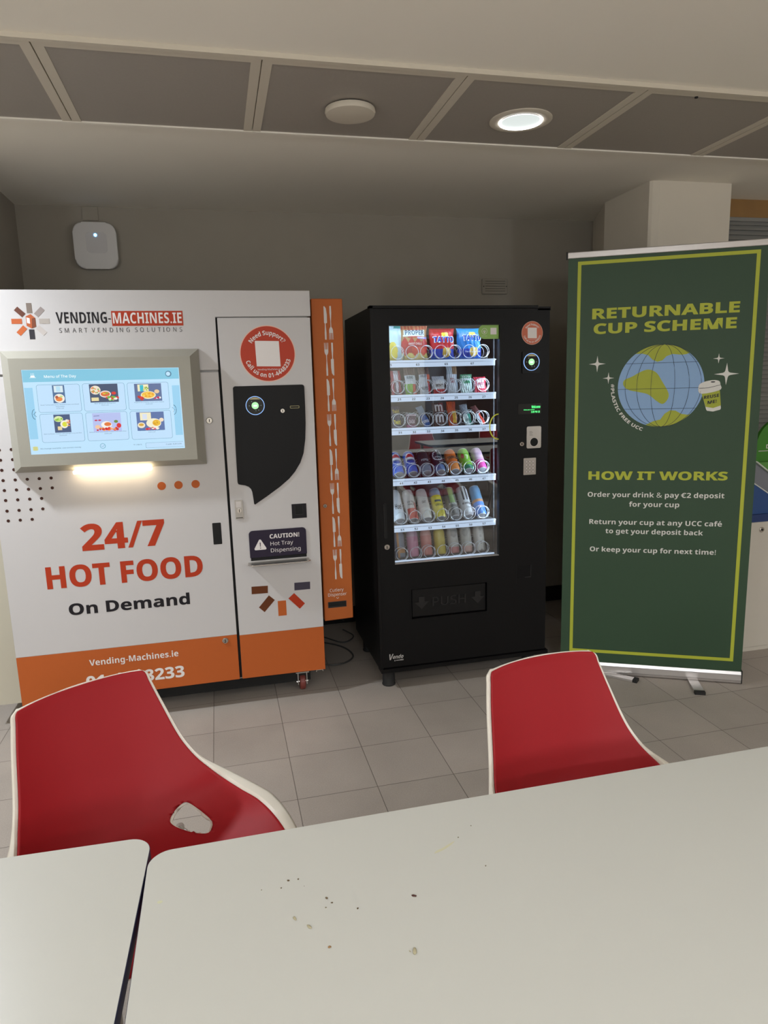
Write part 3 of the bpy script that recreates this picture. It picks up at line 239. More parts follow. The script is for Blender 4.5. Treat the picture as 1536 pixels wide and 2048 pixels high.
GB_={'A':'464|0,0 169,482 293,482 463,0 354,0 319,114 144,114 109,0;170,199 295,199 259,311 251,340 240,375 232,407 223,374 212,336 204,311','B':'451|60,0 60,480 210,480 294,473 355,453 382,430 398,399 404,358 399,320 384,289 361,266 330,255 330,251 353,245 373,234 391,220 404,199 413,173 416,139 410,99 395,65 369,37 333,16 291,4 240,0;162,289 221,289 258,293 282,304 295,321 300,345 294,368 279,384 253,393 216,396 162,396;162,84 228,84 267,88 292,102 306,122 310,149 306,173 292,192 266,205 225,209 162,209','C':'428|255,-7 187,1 133,24 91,61 62,110 45,170 39,239 46,307 65,367 97,417 141,455 177,472 218,483 264,486 300,484 335,477 371,467 404,453 371,370 317,392 290,399 264,402 228,397 198,382 175,358 157,325 147,285 144,238 151,171 172,120 195,97 226,83 264,78 293,80 323,85 386,103 386,18 355,7 324,-1 291,-5','D':'497|60,0 60,480 211,480 281,473 342,453 391,419 427,374 450,315 458,244 450,170 427,109 389,61 337,27 273,7 196,0;162,84 206,84 270,94 316,123 343,173 353,242 349,290 337,329 318,359 291,380 257,392 216,396 162,396','E':'377|60,0 60,480 336,480 336,396 162,396 162,291 324,291 324,208 162,208 162,84 336,84 336,0','F':'369|60,0 60,480 335,480 335,396 161,396 161,273 323,273 323,189 161,189 161,0','G':'486|262,-7 196,0 141,21 97,56 65,105 45,166 39,240 46,311 68,371 91,405 119,433 153,456 215,479 289,486 327,484 365,478 400,469 432,457 398,375 348,394 319,400 289,402 247,397 212,381 183,357 162,325 148,285 144,238 147,194 156,155 173,123 197,98 229,83 269,78 305,80 333,85 333,185 242,185 242,269 433,269 433,21 354,1 311,-5','H':'514|60,0 60,480 162,480 162,291 352,291 352,480 453,480 453,0 352,0 352,207 162,207 162,0','I':'261|21,0 21,58 80,85 80,395 21,422 21,480 240,480 240,422 181,395 181,85 240,58 240,0','K':'446|60,0 60,480 162,480 162,260 181,288 202,316 332,480 445,480 277,267 446,0 330,0 205,202 162,171 162,0','L':'379|60,0 60,480 162,480 162,84 357,84 357,0','M':'633|60,0 60,480 199,480 312,113 314,113 435,480 573,480 573,0 478,0 478,227 479,279 481,335 483,375 480,375 357,0 263,0 148,376 145,376 148,336 150,278 151,223 151,0','N':'546|60,0 60,480 189,480 397,120 399,120 396,187 394,253 394,480 486,480 486,0 357,0 148,363 145,363 149,294 151,226 151,0','O':'534|267,-7 218,-3 176,7 139,24 108,48 83,76 63,111 45,171 39,241 45,311 63,371 95,420 139,456 176,473 219,484 268,487 317,484 360,473 396,456 440,420 471,370 490,310 496,240 490,171 471,110 440,61 396,24 360,7 317,-3;267,79 307,83 338,98 361,122 382,173 389,240 382,308 361,359 338,383 307,398 268,402 229,398 198,383 175,359 153,308 146,240 153,173 175,122 198,98 229,83','P':'421|60,0 60,480 214,480 270,475 315,462 349,440 373,410 387,373 392,330 387,289 374,252 351,219 316,193 268,176 206,171 162,171 162,0;162,254 195,254 234,258 264,271 282,293 289,326 284,357 269,379 243,392 208,396 162,396','R':'444|60,0 60,480 200,480 260,476 308,464 345,444 371,416 386,380 392,336 388,305 379,278 365,256 346,237 325,221 302,209 443,0 330,0 216,184 162,184 162,0;162,267 195,267 238,271 267,283 283,304 289,333 283,362 266,382 236,393 193,396 162,396','S':'370|167,-7 95,1 31,22 31,117 102,90 138,80 175,77 207,81 228,92 240,108 244,128 237,153 217,172 187,189 150,207 114,225 77,253 61,272 48,293 39,319 36,350 41,390 56,423 80,450 113,470 152,482 199,486 235,484 270,478 341,453 308,373 249,394 223,400 195,402 170,398 151,388 140,373 136,353 141,330 158,313 187,296 226,277 260,259 289,241 312,220 329,196 340,168 343,133 338,93 323,59 297,31 262,10 219,-2','T':'389|144,0 144,395 13,395 13,480 375,480 375,395 245,395 245,0','U':'507|252,-7 193,-1 145,15 107,42 79,78 63,121 57,171 57,480 158,480 158,186 165,136 183,103 213,85 255,79 297,85 327,105 344,138 349,187 349,480 451,480 451,169 445,122 429,80 401,44 363,16 313,-1','V':'436|163,0 0,480 103,480 193,194 200,167 211,125 218,89 225,125 236,167 243,194 334,480 437,480 273,0','W':'650|122,0 0,480 100,480 161,218 170,179 179,132 185,92 191,132 199,177 207,211 277,480 373,480 443,211 450,177 459,132 465,92 471,132 480,179 488,218 549,480 649,480 527,0 412,0 347,252 342,274 335,306 328,339 324,364 321,339 314,307 308,274 302,251 238,0','Y':'419|159,0 159,183 0,480 110,480 210,282 310,480 419,480 260,187 260,0','X':'448|0,0 159,247 10,480 122,480 226,307 327,480 437,480 286,242 448,0 332,0 220,181 109,0','a':'406|142,-7 97,0 60,22 43,44 32,73 28,109 33,145 46,174 69,196 120,217 192,226 256,228 256,244 252,269 241,287 223,297 199,300 172,298 146,292 95,273 62,341 94,355 128,365 165,372 203,374 248,371 286,360 316,342 338,317 351,285 355,244 355,0 285,0 266,50 263,50 239,24 214,7 183,-3;179,66 209,71 234,86 250,109 256,140 256,170 217,169 176,164 150,151 136,132 131,109 134,89 144,76 160,69','c':'346|201,-7 151,-2 109,13 75,39 50,75 35,122 30,181 36,242 53,291 80,328 117,353 160,368 210,373 245,372 276,366 324,349 295,271 251,287 210,293 176,286 152,265 137,230 132,182 137,134 153,101 177,81 210,75 240,77 266,83 290,93 313,106 313,21 290,8 265,0 236,-5','d':'425|169,-7 130,-1 97,15 69,41 47,78 35,125 30,183 35,240 48,288 69,325 98,352 132,368 171,373 207,370 236,358 259,341 277,320 280,320 275,351 273,393 273,510 373,510 373,0 296,0 277,48 273,48 255,27 233,9 204,-3;203,73 239,79 262,98 275,128 279,171 279,182 275,229 263,264 249,280 229,289 202,292 173,285 150,264 136,229 132,181 136,134 150,100 173,80','e':'397|218,-7 166,-2 121,14 83,40 54,76 36,123 30,181 36,240 52,288 78,325 113,352 155,368 203,373 251,369 291,354 324,330 348,297 363,256 368,207 368,158 132,158 139,121 157,92 185,74 223,68 257,70 287,75 317,84 347,97 347,19 320,8 290,0 257,-5;134,225 274,225 269,256 257,280 235,297 204,302 178,298 156,283 141,259','f':'260|69,0 69,291 13,291 13,340 69,367 69,394 72,435 84,466 103,488 129,503 161,511 198,514 252,509 290,498 265,425 240,431 209,435 191,431 178,422 171,407 169,390 169,367 255,367 255,291 169,291 169,0','g':'425|189,-161 117,-156 84,-150 52,-140 52,-60 122,-81 195,-88 229,-83 253,-67 268,-41 273,-5 273,3 274,26 275,48 273,48 252,23 228,6 200,-4 169,-7 128,-1 94,16 67,43 46,81 34,127 30,183 34,238 47,285 68,323 96,351 131,368 171,373 213,367 249,350 277,320 280,320 288,367 373,367 373,-1 368,-49 352,-89 326,-120 291,-143 245,-157;204,72 237,77 261,94 275,124 279,170 279,182 275,233 261,267 238,286 203,292 172,285 150,264 137,230 132,181 137,133 150,99 173,79','h':'441|52,0 52,510 152,510 152,406 151,355 148,320 153,320 173,344 198,361 227,370 259,373 296,370 328,359 355,342 375,316 387,282 391,239 391,0 291,0 291,214 284,258 265,285 232,293 205,290 184,280 170,262 157,224 152,173 152,0','i':'205|103,412 82,415 64,423 52,438 48,461 52,485 64,500 82,508 103,510 123,508 141,500 153,485 157,461 153,438 141,423 123,415;52,0 52,367 152,367 152,0','k':'417|52,0 52,510 152,510 152,282 151,241 147,199 148,199 169,228 192,255 295,367 408,367 262,208 416,0 301,0 195,148 152,114 152,0','l':'205|52,0 52,510 152,510 152,0','m':'660|52,0 52,367 129,367 142,320 148,320 168,344 194,361 224,370 255,373 292,370 323,360 348,344 366,320 375,320 395,344 421,361 452,370 483,373 521,370 553,359 577,342 595,316 606,282 609,239 609,0 509,0 509,214 503,258 485,285 454,293 420,286 398,265 385,231 381,184 381,0 281,0 281,214 275,258 256,285 226,293 201,290 182,280 168,262 156,224 152,173 152,0','n':'441|52,0 52,367 129,367 142,320 148,320 168,344 196,361 227,370 261,373 297,370 329,359 355,342 375,316 387,282 391,239 391,0 291,0 291,214 287,249 277,274 258,289 232,293 204,290 184,280 169,262 157,224 152,173 152,0','o':'416|207,-7 159,-1 116,15 80,43 53,80 36,128 30,184 36,240 51,287 78,324 114,352 157,368 209,373 258,368 300,351 336,324 363,287 380,240 385,184 380,128 364,81 337,43 302,15 258,-1;208,74 242,81 266,102 279,136 283,184 279,232 266,266 242,286 208,293 173,286 150,266 137,232 132,184 137,136 150,102 174,81','p':'425|52,-161 52,367 134,367 148,319 152,319 170,340 192,357 221,369 257,373 295,368 328,352 357,325 378,288 391,241 395,184 390,127 377,79 355,42 326,15 293,-1 254,-7 218,-3 191,8 169,23 152,40 147,40 152,-13 152,-161;226,75 255,82 276,103 289,138 293,185 289,233 276,266 254,287 224,293 191,287 170,269 157,239 152,195 152,185 156,138 168,103 182,87 201,78','r':'305|52,0 52,367 128,367 143,305 148,305 167,331 192,353 222,368 257,373 275,373 291,371 283,277 270,279 254,280 229,278 205,271 184,259 167,242 156,218 152,187 152,0','s':'334|152,-7 86,-2 58,5 31,15 31,97 95,75 127,69 155,66 180,69 197,75 206,85 210,98 204,115 183,132 130,156 74,185 55,201 41,220 33,243 30,271 35,303 48,328 70,348 116,367 175,373 209,372 240,367 272,358 304,345 274,273 223,292 199,298 174,300 149,297 135,289 130,275 135,260 157,244 206,223 261,196 281,181 296,162 305,139 308,109 304,75 291,46 269,23 238,7 199,-3','t':'291|178,-7 147,-4 119,4 96,19 78,41 67,73 63,115 63,291 15,291 15,334 71,367 99,445 163,445 163,367 266,367 266,291 163,291 163,115 166,97 175,84 189,76 207,73 239,77 270,85 270,10 230,-2','u':'441|181,-7 144,-3 112,7 86,25 66,51 54,85 50,128 50,367 150,367 150,152 154,118 165,93 183,78 210,73 237,77 258,87 272,104 285,142 289,194 289,367 389,367 389,0 312,0 299,47 293,47 273,23 245,6 214,-4','v':'382|140,0 0,367 105,367 175,158 185,119 189,83 192,83 197,120 207,158 277,367 382,367 242,0','w':'575|111,0 7,367 106,367 148,204 157,164 164,119 169,84 171,84 174,109 179,142 184,172 188,191 233,367 343,367 386,191 393,161 399,118 402,84 405,84 410,117 417,163 426,204 470,367 568,367 463,0 354,0 326,128 318,162 307,211 296,258 288,290 285,290 278,258 267,211 256,162 248,127 218,0','y':'382|74,-161 45,-160 23,-156 23,-77 41,-79 62,-81 91,-76 112,-61 129,-40 140,-15 146,3 0,367 109,367 179,161 187,130 191,97 193,97 198,130 207,161 275,367 382,367 227,-47 201,-97 166,-133 123,-154','z':'327|18,0 18,59 188,290 28,290 28,367 302,367 302,302 136,77 308,77 308,0','b':'425|254,-7 218,-3 190,8 169,23 152,40 146,40 129,0 52,0 52,510 152,510 152,392 151,351 148,319 152,319 170,340 192,358 221,369 257,373 295,368 328,352 357,325 378,288 391,241 395,184 391,126 378,79 356,42 327,15 293,-1;226,75 253,82 275,103 288,138 293,185 288,232 274,266 253,287 224,293 191,287 170,269 157,239 152,195 152,185 156,138 168,103 182,87 201,78','q':'425|273,-161 273,-7 277,48 273,48 256,27 234,9 205,-3 169,-7 130,-1 97,15 69,41 47,78 34,125 30,183 35,240 48,288 69,325 98,352 132,368 171,373 207,370 236,358 259,341 277,320 279,320 288,367 373,367 373,-161;204,72 240,78 262,96 275,127 279,170 279,182 275,229 263,264 249,280 229,289 203,292 172,285 150,264 137,229 132,181 137,133 150,99 173,79','x':'388|3,0 128,187 9,367 123,367 194,250 266,367 379,367 260,187 385,0 271,0 194,126 117,0','0':'384|191,-7 139,1 96,22 64,59 42,108 29,168 24,240 28,312 40,373 62,421 93,457 136,480 191,487 244,480 286,458 318,422 341,373 355,312 359,240 355,168 343,107 321,59 290,23 247,1;191,75 214,80 231,93 244,116 255,168 259,240 255,312 244,363 231,386 214,400 191,405 169,400 151,386 139,363 128,312 125,240 128,168 139,117 151,94 169,80','1':'385|176,0 176,277 177,323 179,373 164,358 144,340 89,296 40,357 194,480 277,480 277,0','2':'384|27,0 27,71 147,192 206,254 225,278 238,300 245,322 248,345 244,370 232,388 213,398 189,402 162,398 136,389 109,373 81,353 26,418 70,451 95,465 123,476 157,484 197,486 241,482 278,469 308,449 330,423 344,392 349,357 345,319 333,284 313,252 287,220 215,148 153,90 153,85 362,85 362,0','3':'384|164,-7 90,0 26,19 26,105 57,92 90,82 123,76 153,74 199,79 229,93 246,115 251,146 249,164 241,180 227,192 206,200 176,206 136,208 99,208 99,285 136,285 175,288 204,294 223,304 235,317 242,332 244,350 240,373 228,390 207,401 175,404 143,401 116,393 73,369 26,439 57,458 92,473 134,483 183,486 229,483 268,473 300,456 324,434 338,406 343,372 336,327 313,293 280,268 240,253 240,251 291,238 327,216 350,183 357,140 352,100 337,65 311,35 274,12 225,-2','4':'384|216,0 216,99 11,99 11,170 222,480 315,480 315,178 373,178 373,99 315,99 315,0;101,178 216,178 216,259 217,297 219,338 220,363 218,363 205,337 189,311','5':'384|162,-7 125,-5 91,0 60,8 33,19 33,107 60,95 93,85 127,78 158,76 198,81 227,94 245,118 251,152 245,184 227,206 197,220 155,224 116,221 83,214 42,235 60,480 320,480 320,394 149,394 140,300 165,304 201,306 243,302 279,289 310,269 333,240 348,204 353,161 348,112 332,71 305,38 268,13 220,-2','6':'384|199,-7 152,-1 110,16 75,44 47,85 29,138 24,203 25,245 30,285 38,325 51,362 69,396 93,425 124,450 162,469 209,481 264,485 297,484 328,480 328,399 301,404 271,406 218,401 178,387 151,364 132,334 122,298 117,256 121,256 137,278 160,296 188,308 225,312 264,307 298,294 325,272 346,242 358,205 362,160 357,112 342,71 318,38 285,13 245,-2;197,75 224,80 245,95 259,121 264,158 260,190 248,214 228,229 199,234 178,231 160,224 145,213 134,199 127,183 124,167 126,145 132,124 142,105 157,89 175,78','7':'384|75,0 255,394 18,394 18,480 362,480 362,416 181,0','8':'384|192,-7 142,-3 101,9 67,28 43,53 28,85 24,122 30,166 50,201 80,229 116,251 86,273 61,299 44,331 38,371 44,406 60,435 85,457 117,473 153,482 192,486 232,482 268,473 300,457 324,435 340,406 345,370 339,331 321,299 293,274 259,253 308,222 329,203 346,180 356,154 360,124 355,87 339,55 313,29 280,9 239,-3;192,296 214,307 232,321 245,339 250,363 246,383 233,399 215,408 191,412 169,408 150,399 138,383 134,363 138,340 151,322 170,308;191,68 224,72 247,84 261,103 266,127 263,144 255,159 229,184 196,204 187,209 159,193 137,175 122,153 118,128 122,104 136,85 159,72','9':'384|120,-7 87,-6 55,-2 55,79 83,75 113,73 166,77 205,92 233,114 251,144 262,181 267,222 263,222 246,201 225,183 197,171 156,167 118,171 86,184 58,206 38,236 26,274 21,318 26,367 41,407 65,441 98,465 138,480 185,485 231,479 273,462 309,434 336,393 354,340 360,275 358,234 354,193 346,154 333,117 315,83 290,53 260,28 221,9 175,-3;185,244 206,247 224,255 239,266 250,280 257,295 259,311 257,333 251,355 241,374 227,390 209,400 187,404 160,399 138,383 124,357 120,320 124,288 136,265 156,249'}

GR['é'] = GR['e']; GB_['é'] = GB_['e']; GR['€'] = GR['C']; GB_['€'] = GB_['C']
EXTRA = {'é': [[(.12, .42), (.19, .42), (.30, .53), (.19, .53)]], '€': [[(-.03, .27), (.27, .27), (.27, .315), (-.03, .315)], [(-.03, .17), (.25, .17), (.25, .215), (-.03, .215)]]}
def raw_text(s, bold=0., space=1., shear=0.):
    cu = bpy.data.curves.new('t', 'CURVE'); cu.dimensions = '2D'; cu.fill_mode = 'BOTH'
    cu.offset = max(0., bold-.02)*.32; x = 0.; heavy = bold >= .02; more = []
    for ch in s:
        if ch == ' ': x += .175*space; continue
        g = GB_.get(ch) if heavy else None
        g = g or GR.get(ch)
        if not g: continue
        adv, cs = g.split('|')
        more += [[(x+a, b) for a, b in q] for q in EXTRA.get(ch, [])]
        for c in cs.split(';'):
            p = [tuple(map(int, q.split(','))) for q in c.split()]
            sp = cu.splines.new('POLY'); sp.points.add(len(p)-1)
            for k, (a, b) in enumerate(p): sp.points[k].co = (x+a/1000+shear*b/1000, b/1000, 0, 1)
            sp.use_cyclic_u = True
        x += int(adv)/1000*space+(space-1)*.1
    o = bpy.data.objects.new('t', cu); COL.objects.link(o)
    me = bpy.data.meshes.new_from_object(o)
    vs = [tuple(v.co) for v in me.vertices]; fs = [tuple(p.vertices) for p in me.polygons]
    for q in more:
        fs.append(tuple(range(len(vs), len(vs)+len(q)))); vs += [(a, b, 0) for a, b in q]
    bpy.data.objects.remove(o); bpy.data.curves.remove(cu); bpy.data.meshes.remove(me)
    return vs, fs
_cap = {}
def text(bm, s, x0, x1, zb, cap, y, bold=0., space=1., shear=0., fn=None, tilt=0, refcap='H'):
    vs, fs = raw_text(s, bold, space, shear)
    k = (bold, refcap)
    if k not in _cap:
        v2, _ = raw_text(refcap, bold); _cap[k] = (min(v[1] for v in v2), max(v[1] for v in v2))
    c0, c1 = _cap[k]; xs = [v[0] for v in vs]; a, b = min(xs), max(xs)
    nv = []
    for v in vs:
        X = x0+(v[0]-a)/(b-a)*(x1-x0); Z = zb+(v[1]-c0)/(c1-c0)*cap
        if tilt: Z += (X-x0)*tilt
        p = fn(X, Z) if fn else (X, y, Z)
        nv.append(bm.verts.new(p))
    for f in fs:
        try: bm.faces.new([nv[i] for i in f])
        except Exception: pass
def arc_text(bm, s, cx, cz, r, a_mid, span, cap, y, bold=0., inside=False):
    """text bent along a circle; a_mid in radians (pi/2 = top); inside=True reads along the bottom"""
    L = r*span
    if not inside:
        fn = lambda X, Z: (cx+(r+Z)*cos(a_mid-X/r), y, cz+(r+Z)*sin(a_mid-X/r))
    else:
        fn = lambda X, Z: (cx+(r-Z)*cos(a_mid+X/r), y, cz+(r-Z)*sin(a_mid+X/r))
    text(bm, s, -L/2, L/2, 0, cap, y, bold, fn=fn)

# ------------------------------------------------------------------ room
ZC = 2.455
def floor_mat():
    m = bpy.data.materials.new('stoneware_tiles'); m.use_nodes = True; nt = m.node_tree; b = nt.nodes['Principled BSDF']
    tc = nt.nodes.new('ShaderNodeTexCoord'); mp = nt.nodes.new('ShaderNodeMapping'); mp.inputs['Location'].default_value = (-.188+.3*20, -2.299+.3*20, 0)
    br = nt.nodes.new('ShaderNodeTexBrick'); br.offset = 0; br.squash = 1
    br.inputs['Scale'].default_value = 1; br.inputs['Brick Width'].default_value = .3; br.inputs['Row Height'].default_value = .3
    br.inputs['Mortar Size'].default_value = .0016; br.inputs['Mortar Smooth'].default_value = .3; br.inputs['Bias'].default_value = 0
    br.inputs['Color1'].default_value = (*lin('#afa49a'), 1); br.inputs['Color2'].default_value = (*lin('#a59b91'), 1); br.inputs['Mortar'].default_value = (*lin('#6e665e'), 1)
    n = nt.nodes.new('ShaderNodeTexNoise'); n.inputs['Scale'].default_value = 230; n.inputs['Detail'].default_value = 3
    n2 = nt.nodes.new('ShaderNodeTexNoise'); n2.inputs['Scale'].default_value = 3; n2.inputs['Detail'].default_value = 5
    mx = nt.nodes.new('ShaderNodeMix'); mx.data_type = 'RGBA'; mx.blend_type = 'MULTIPLY'; mx.inputs[0].default_value = 1
    rp = nt.nodes.new('ShaderNodeMapRange'); rp.inputs[1].default_value = .3; rp.inputs[2].default_value = .7; rp.inputs[3].default_value = .84; rp.inputs[4].default_value = 1.14
    ad = nt.nodes.new('ShaderNodeMath'); ad.operation = 'MULTIPLY_ADD'; ad.inputs[1].default_value = .5
    L = nt.links.new
    L(tc.outputs['Object'], mp.inputs[0]); L(mp.outputs[0], br.inputs['Vector']); L(tc.outputs['Object'], n.inputs['Vector']); L(tc.outputs['Object'], n2.inputs['Vector'])
    L(n.outputs[0], ad.inputs[0]); mm = nt.nodes.new('ShaderNodeMath'); mm.operation = 'MULTIPLY'; mm.inputs[1].default_value = .5
    L(n2.outputs[0], mm.inputs[0]); L(mm.outputs[0], ad.inputs[2]); L(ad.outputs[0], rp.inputs[0])
    L(br.outputs['Color'], mx.inputs[6]); L(rp.outputs[0], mx.inputs[7]); L(mx.outputs[2], b.inputs['Base Color'])
    b.inputs['Roughness'].default_value = .5; b.inputs['Specular IOR Level'].default_value = .4
    bp = nt.nodes.new('ShaderNodeBump'); bp.inputs['Strength'].default_value = .5; bp.inputs['Distance'].default_value = .001; bp.invert = True
    L(br.outputs['Fac'], bp.inputs['Height']); L(bp.outputs[0], b.inputs['Normal'])
    return m
M_floor = floor_mat()
XL, XR, YR = -4.2, 5.2, -4.0
struct('floor', NB(box, XL, XR, YR, 4.3, -.1, 0), M_floor)
struct('ceiling', NB(box, XL, XR, YR, 4.3, ZC, ZC+.12), M_ceil)
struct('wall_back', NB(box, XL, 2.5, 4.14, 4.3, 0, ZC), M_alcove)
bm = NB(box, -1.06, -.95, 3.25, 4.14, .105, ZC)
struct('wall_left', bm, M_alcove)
struct('trim_1', NB(box, -1.058, -.948, 3.232, 3.25, .105, ZC), mat('cream_panel', '#bfb8a6', .5))
struct('baseboard_left', NB(box, -1.05, -.955, 3.48, 4.14, 0, .105), M_dark)
struct('baseboard_back', NB(box, -.95, 2.36, 4.125, 4.14, 0, .1), M_dark)
prf = [(2.38, 4.14), (2.203, 3.71), (2.204, 3.295), (2.216, 3.285), (2.235, 3.279), (2.25, 3.275), (2.671, 3.275), (2.671, 4.14)]
struct('wall_right', NB(prism_z, prf, 0, ZC), M_wall)
struct('wall_window', NB(box, 2.671, XR, 3.56, 3.72, 0, 1.05), M_wall)
struct('wall_rear', NB(box, XL, XR, YR-.1, YR, 0, ZC), mat('rear_plaster', '#c9c2b5', .9))
struct('wall_side', NB(box, XL-.1, XL, YR, 4.3, 0, ZC), M_wall)
struct('wall_far_side', NB(box, XR, XR+.1, YR, 4.3, 0, ZC), M_wall)
d = struct('door_1', NB(box, 3.1, 4.4, YR, YR+.04, 0, 2.2), mat('dark_door_veneer', '#4a3028', .5, noise=.2, nscale=8))
obj('door_handle', NB(tube, [(3.2, YR+.09, .9), (3.2, YR+.09, 1.3)], .012), M_steel, d)

# window with wooden header and lowered venetian blind
wn = struct('window_1', NB(box, 2.671, 4.3, 3.60, 3.62, 1.05, ZC-.1), glass_mat('window_glass', (.5, .55, .6), .05))
struct('trim_2', NB(box, 2.671, 4.3, 3.545, 3.60, ZC-.095, ZC), mat('oak_header', '#96703f', .55, noise=.15, nscale=14))
bl = thing('venetian_blind', 'grey slatted venetian blind hanging below the wooden header beside the pillar', 'blind', (3.3, 3.56, 1.06))
bm = bmesh.new()
for i in range(49):
    z = 1.075+i*.0262
    v = [bm.verts.new(p) for p in ((2.70, 3.553, z-.0135), (4.25, 3.553, z-.0135), (4.25, 3.566, z+.0135), (2.70, 3.566, z+.0135))]
    bm.faces.new(v)
sl = obj('slats', bm, mat('blind_slat', '#8d8c88', .5), bl)
sm = sl.modifiers.new('s', 'SOLIDIFY'); sm.thickness = .0012
bm = bmesh.new()
for x in (2.78, 3.3, 3.9): tube(bm, [(x, 3.55, 1.06), (x, 3.55, ZC-.09)], .0012, 5)
obj('ladder_cord', bm, mat('blind_cord', '#3c3b3a', .8), bl)
obj('bottom_rail', NB(box, 2.70, 4.25, 3.55, 3.575, 1.055, 1.068), mat('blind_slat', ''), bl)
box_bm = NB(box, 2.70, 4.25, 3.548, 3.585, ZC-.115, ZC-.095); obj('headrail', box_bm, MC['blind_slat'], bl)

# ceiling tiles
M_tilef = mat('tile_frame', '#d3c9b8', .6)
M_perf = mat('perforated_metal', '#a39b91', .6, noise=.05, nscale=150)
JX = [-1.735, -1.085, -.435, .2025, .852, 1.503, 2.15, 2.80, 3.45]
TL = ['perforated grey ceiling tile at the far left end of the tile row', 'perforated grey ceiling tile cut by the left edge of the photo', 'perforated grey ceiling tile with nothing mounted, above the white machine',
      'perforated grey ceiling tile holding the round white speaker', 'perforated grey ceiling tile holding the lit downlight',
      'perforated grey ceiling tile just right of the lit downlight tile', 'perforated grey ceiling tile in the row above the green banner', 'perforated grey ceiling tile at the right end of the tile row']
for i in range(len(JX)-1):
    if i in (0,) or JX[i] > 2.7: continue
    t = thing('ceiling_tile', TL[i], 'ceiling tile', ((JX[i]+JX[i+1])/2, 2.57, ZC), group='perforated tiles in the ceiling band')
    x0, x1 = JX[i]+.002, JX[i+1]-.002
    bm = bmesh.new()
    box(bm, x0, x0+.03, 2.275, 2.868, ZC-.012, ZC); box(bm, x1-.03, x1, 2.275, 2.868, ZC-.012, ZC); box(bm, x0+.03, x1-.03, 2.275, 2.30, ZC-.012, ZC)
    obj('tile_frame', bm, M_tilef, t)
    obj('perforated_field', NB(box, x0+.03, x1-.03, 2.30, 2.868, ZC-.009, ZC), M_perf, t)
struct('trim_3', NB(box, XL, XR, 2.252, 2.272, ZC-.014, ZC), M_tilef)
struct('trim_4', NB(box, XL, XR, 2.870, 2.884, ZC-.014, ZC), M_ceil)
# speaker
sp = thing('ceiling_speaker', 'round white ceiling speaker with its grille slightly dropped from the tile', 'speaker', (.531, 2.60, ZC-.01))
bm = NB(lathe, [(.06, 0), (.088, -.002), (.09, -.012), (.086, -.02), (.07, -.023), (.0, -.024)], c=(.531, 2.60, ZC-.012))
obj('speaker_cover', bm, M_tilef, sp, smooth=True)
obj('mounting_ring', NB(lathe, [(.078, 0), (.078, -.006)], c=(.531, 2.60, ZC-.008)), M_rubber, sp)
# downlights (fitting geometry; lamp lives at the top)
def downlight(x, y, label, zc=ZC-.009):
    t = thing('downlight', label, 'downlight', (x, y, zc), group='round recessed downlights')
    bm = bmesh.new(); prof = [(.117, 0), (.117, -.003), (.108, -.006), (.086, -.006), (.080, -.002)]
    rings = [[bm.verts.new((x+r*cos(2*pi*k/48), y+r*sin(2*pi*k/48), zc+h)) for k in range(48)] for r, h in prof]
    for a, b in zip(rings, rings[1:]):
        for k in range(48): bm.faces.new((a[k], a[(k+1) % 48], b[(k+1) % 48], b[k]))
    obj('trim_ring', bm, M_tilef, t, smooth=True)
    bm = bmesh.new(); prof = [(.0805, -.0085), (.071, -.0035)]
    rings = [[bm.verts.new((x+r*cos(2*pi*k/48), y+r*sin(2*pi*k/48), zc+h)) for k in range(48)] for r, h in prof]
    for a, b in zip(rings, rings[1:]):
        for k in range(48): bm.faces.new((a[k], a[(k+1) % 48], b[(k+1) % 48], b[k]))
    obj('glowing_rim', bm, mat('lamp_rim_glow', (1, 1, 1), emit=6), t, smooth=True)
    bm = bmesh.new(); bm.faces.new([bm.verts.new((x+.073*cos(2*pi*k/48), y+.073*sin(2*pi*k/48), zc-.0035)) for k in range(48)])
    obj('diffuser', bm, mat('lamp_diffuser', (.74, .80, .77), emit=1.0), t)
    return t
downlight(1.187, 2.61, 'lit round downlight recessed in the perforated ceiling tile band')

# wall fittings
ap = thing('wireless_access_point', 'white rounded wireless access point with blue light high on the back wall', 'access point', (-.567, 4.12, 2.25))
def puck(bm, cx, cz, hw, hh, r, y0, y1):
    prism(bm, rrect(cx-hw, cx+hw, cz-hh, cz+hh, r, 8), y1, y0)
bm = NB(puck, -.567, 2.25, .108, .118, .05, 4.13, 4.095); bev(bm, .008, 3)
obj('housing', bm, mat('ap_plastic', '#d6d2cf', .5), ap, smooth=True)
bm = NB(puck, -.560, 2.265, .052, .052, .022, 4.0955, 4.0935); bev(bm, .0008, 1)
obj('centre_panel', bm, mat('ap_plastic2', '#cbc7c6', .4), ap)
obj('status_light', NB(prism, circ(-.563, 2.303, .0075, 16), 4.0915, 4.0935), mat('blue_led', (.12, .45, 1), emit=9), ap)
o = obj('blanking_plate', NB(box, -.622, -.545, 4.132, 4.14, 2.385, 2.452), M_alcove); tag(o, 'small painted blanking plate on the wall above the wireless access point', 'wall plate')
bm = NB(box, 1.632, 1.797, 4.125, 4.14, 2.012, 2.102); bev(bm, .003, 1)
vt = thing('wall_vent', 'small painted vent plate on the back wall above the black machine', 'vent', (1.715, 4.13, 2.057))
obj('plate', bm, M_alcove, vt)
bm = bmesh.new()
for i in range(5): box(bm, 1.65, 1.78, 4.1215, 4.1235, 2.028+i*.0145, 2.031+i*.0145)
obj('louvres', bm, mat('painted_louvre', '#6b6459', .8), vt)
for x in (1.64, 1.789): obj('screw', NB(prism, circ(x, 2.057, .003, 10), 4.1225, 4.125), M_rubber, vt)
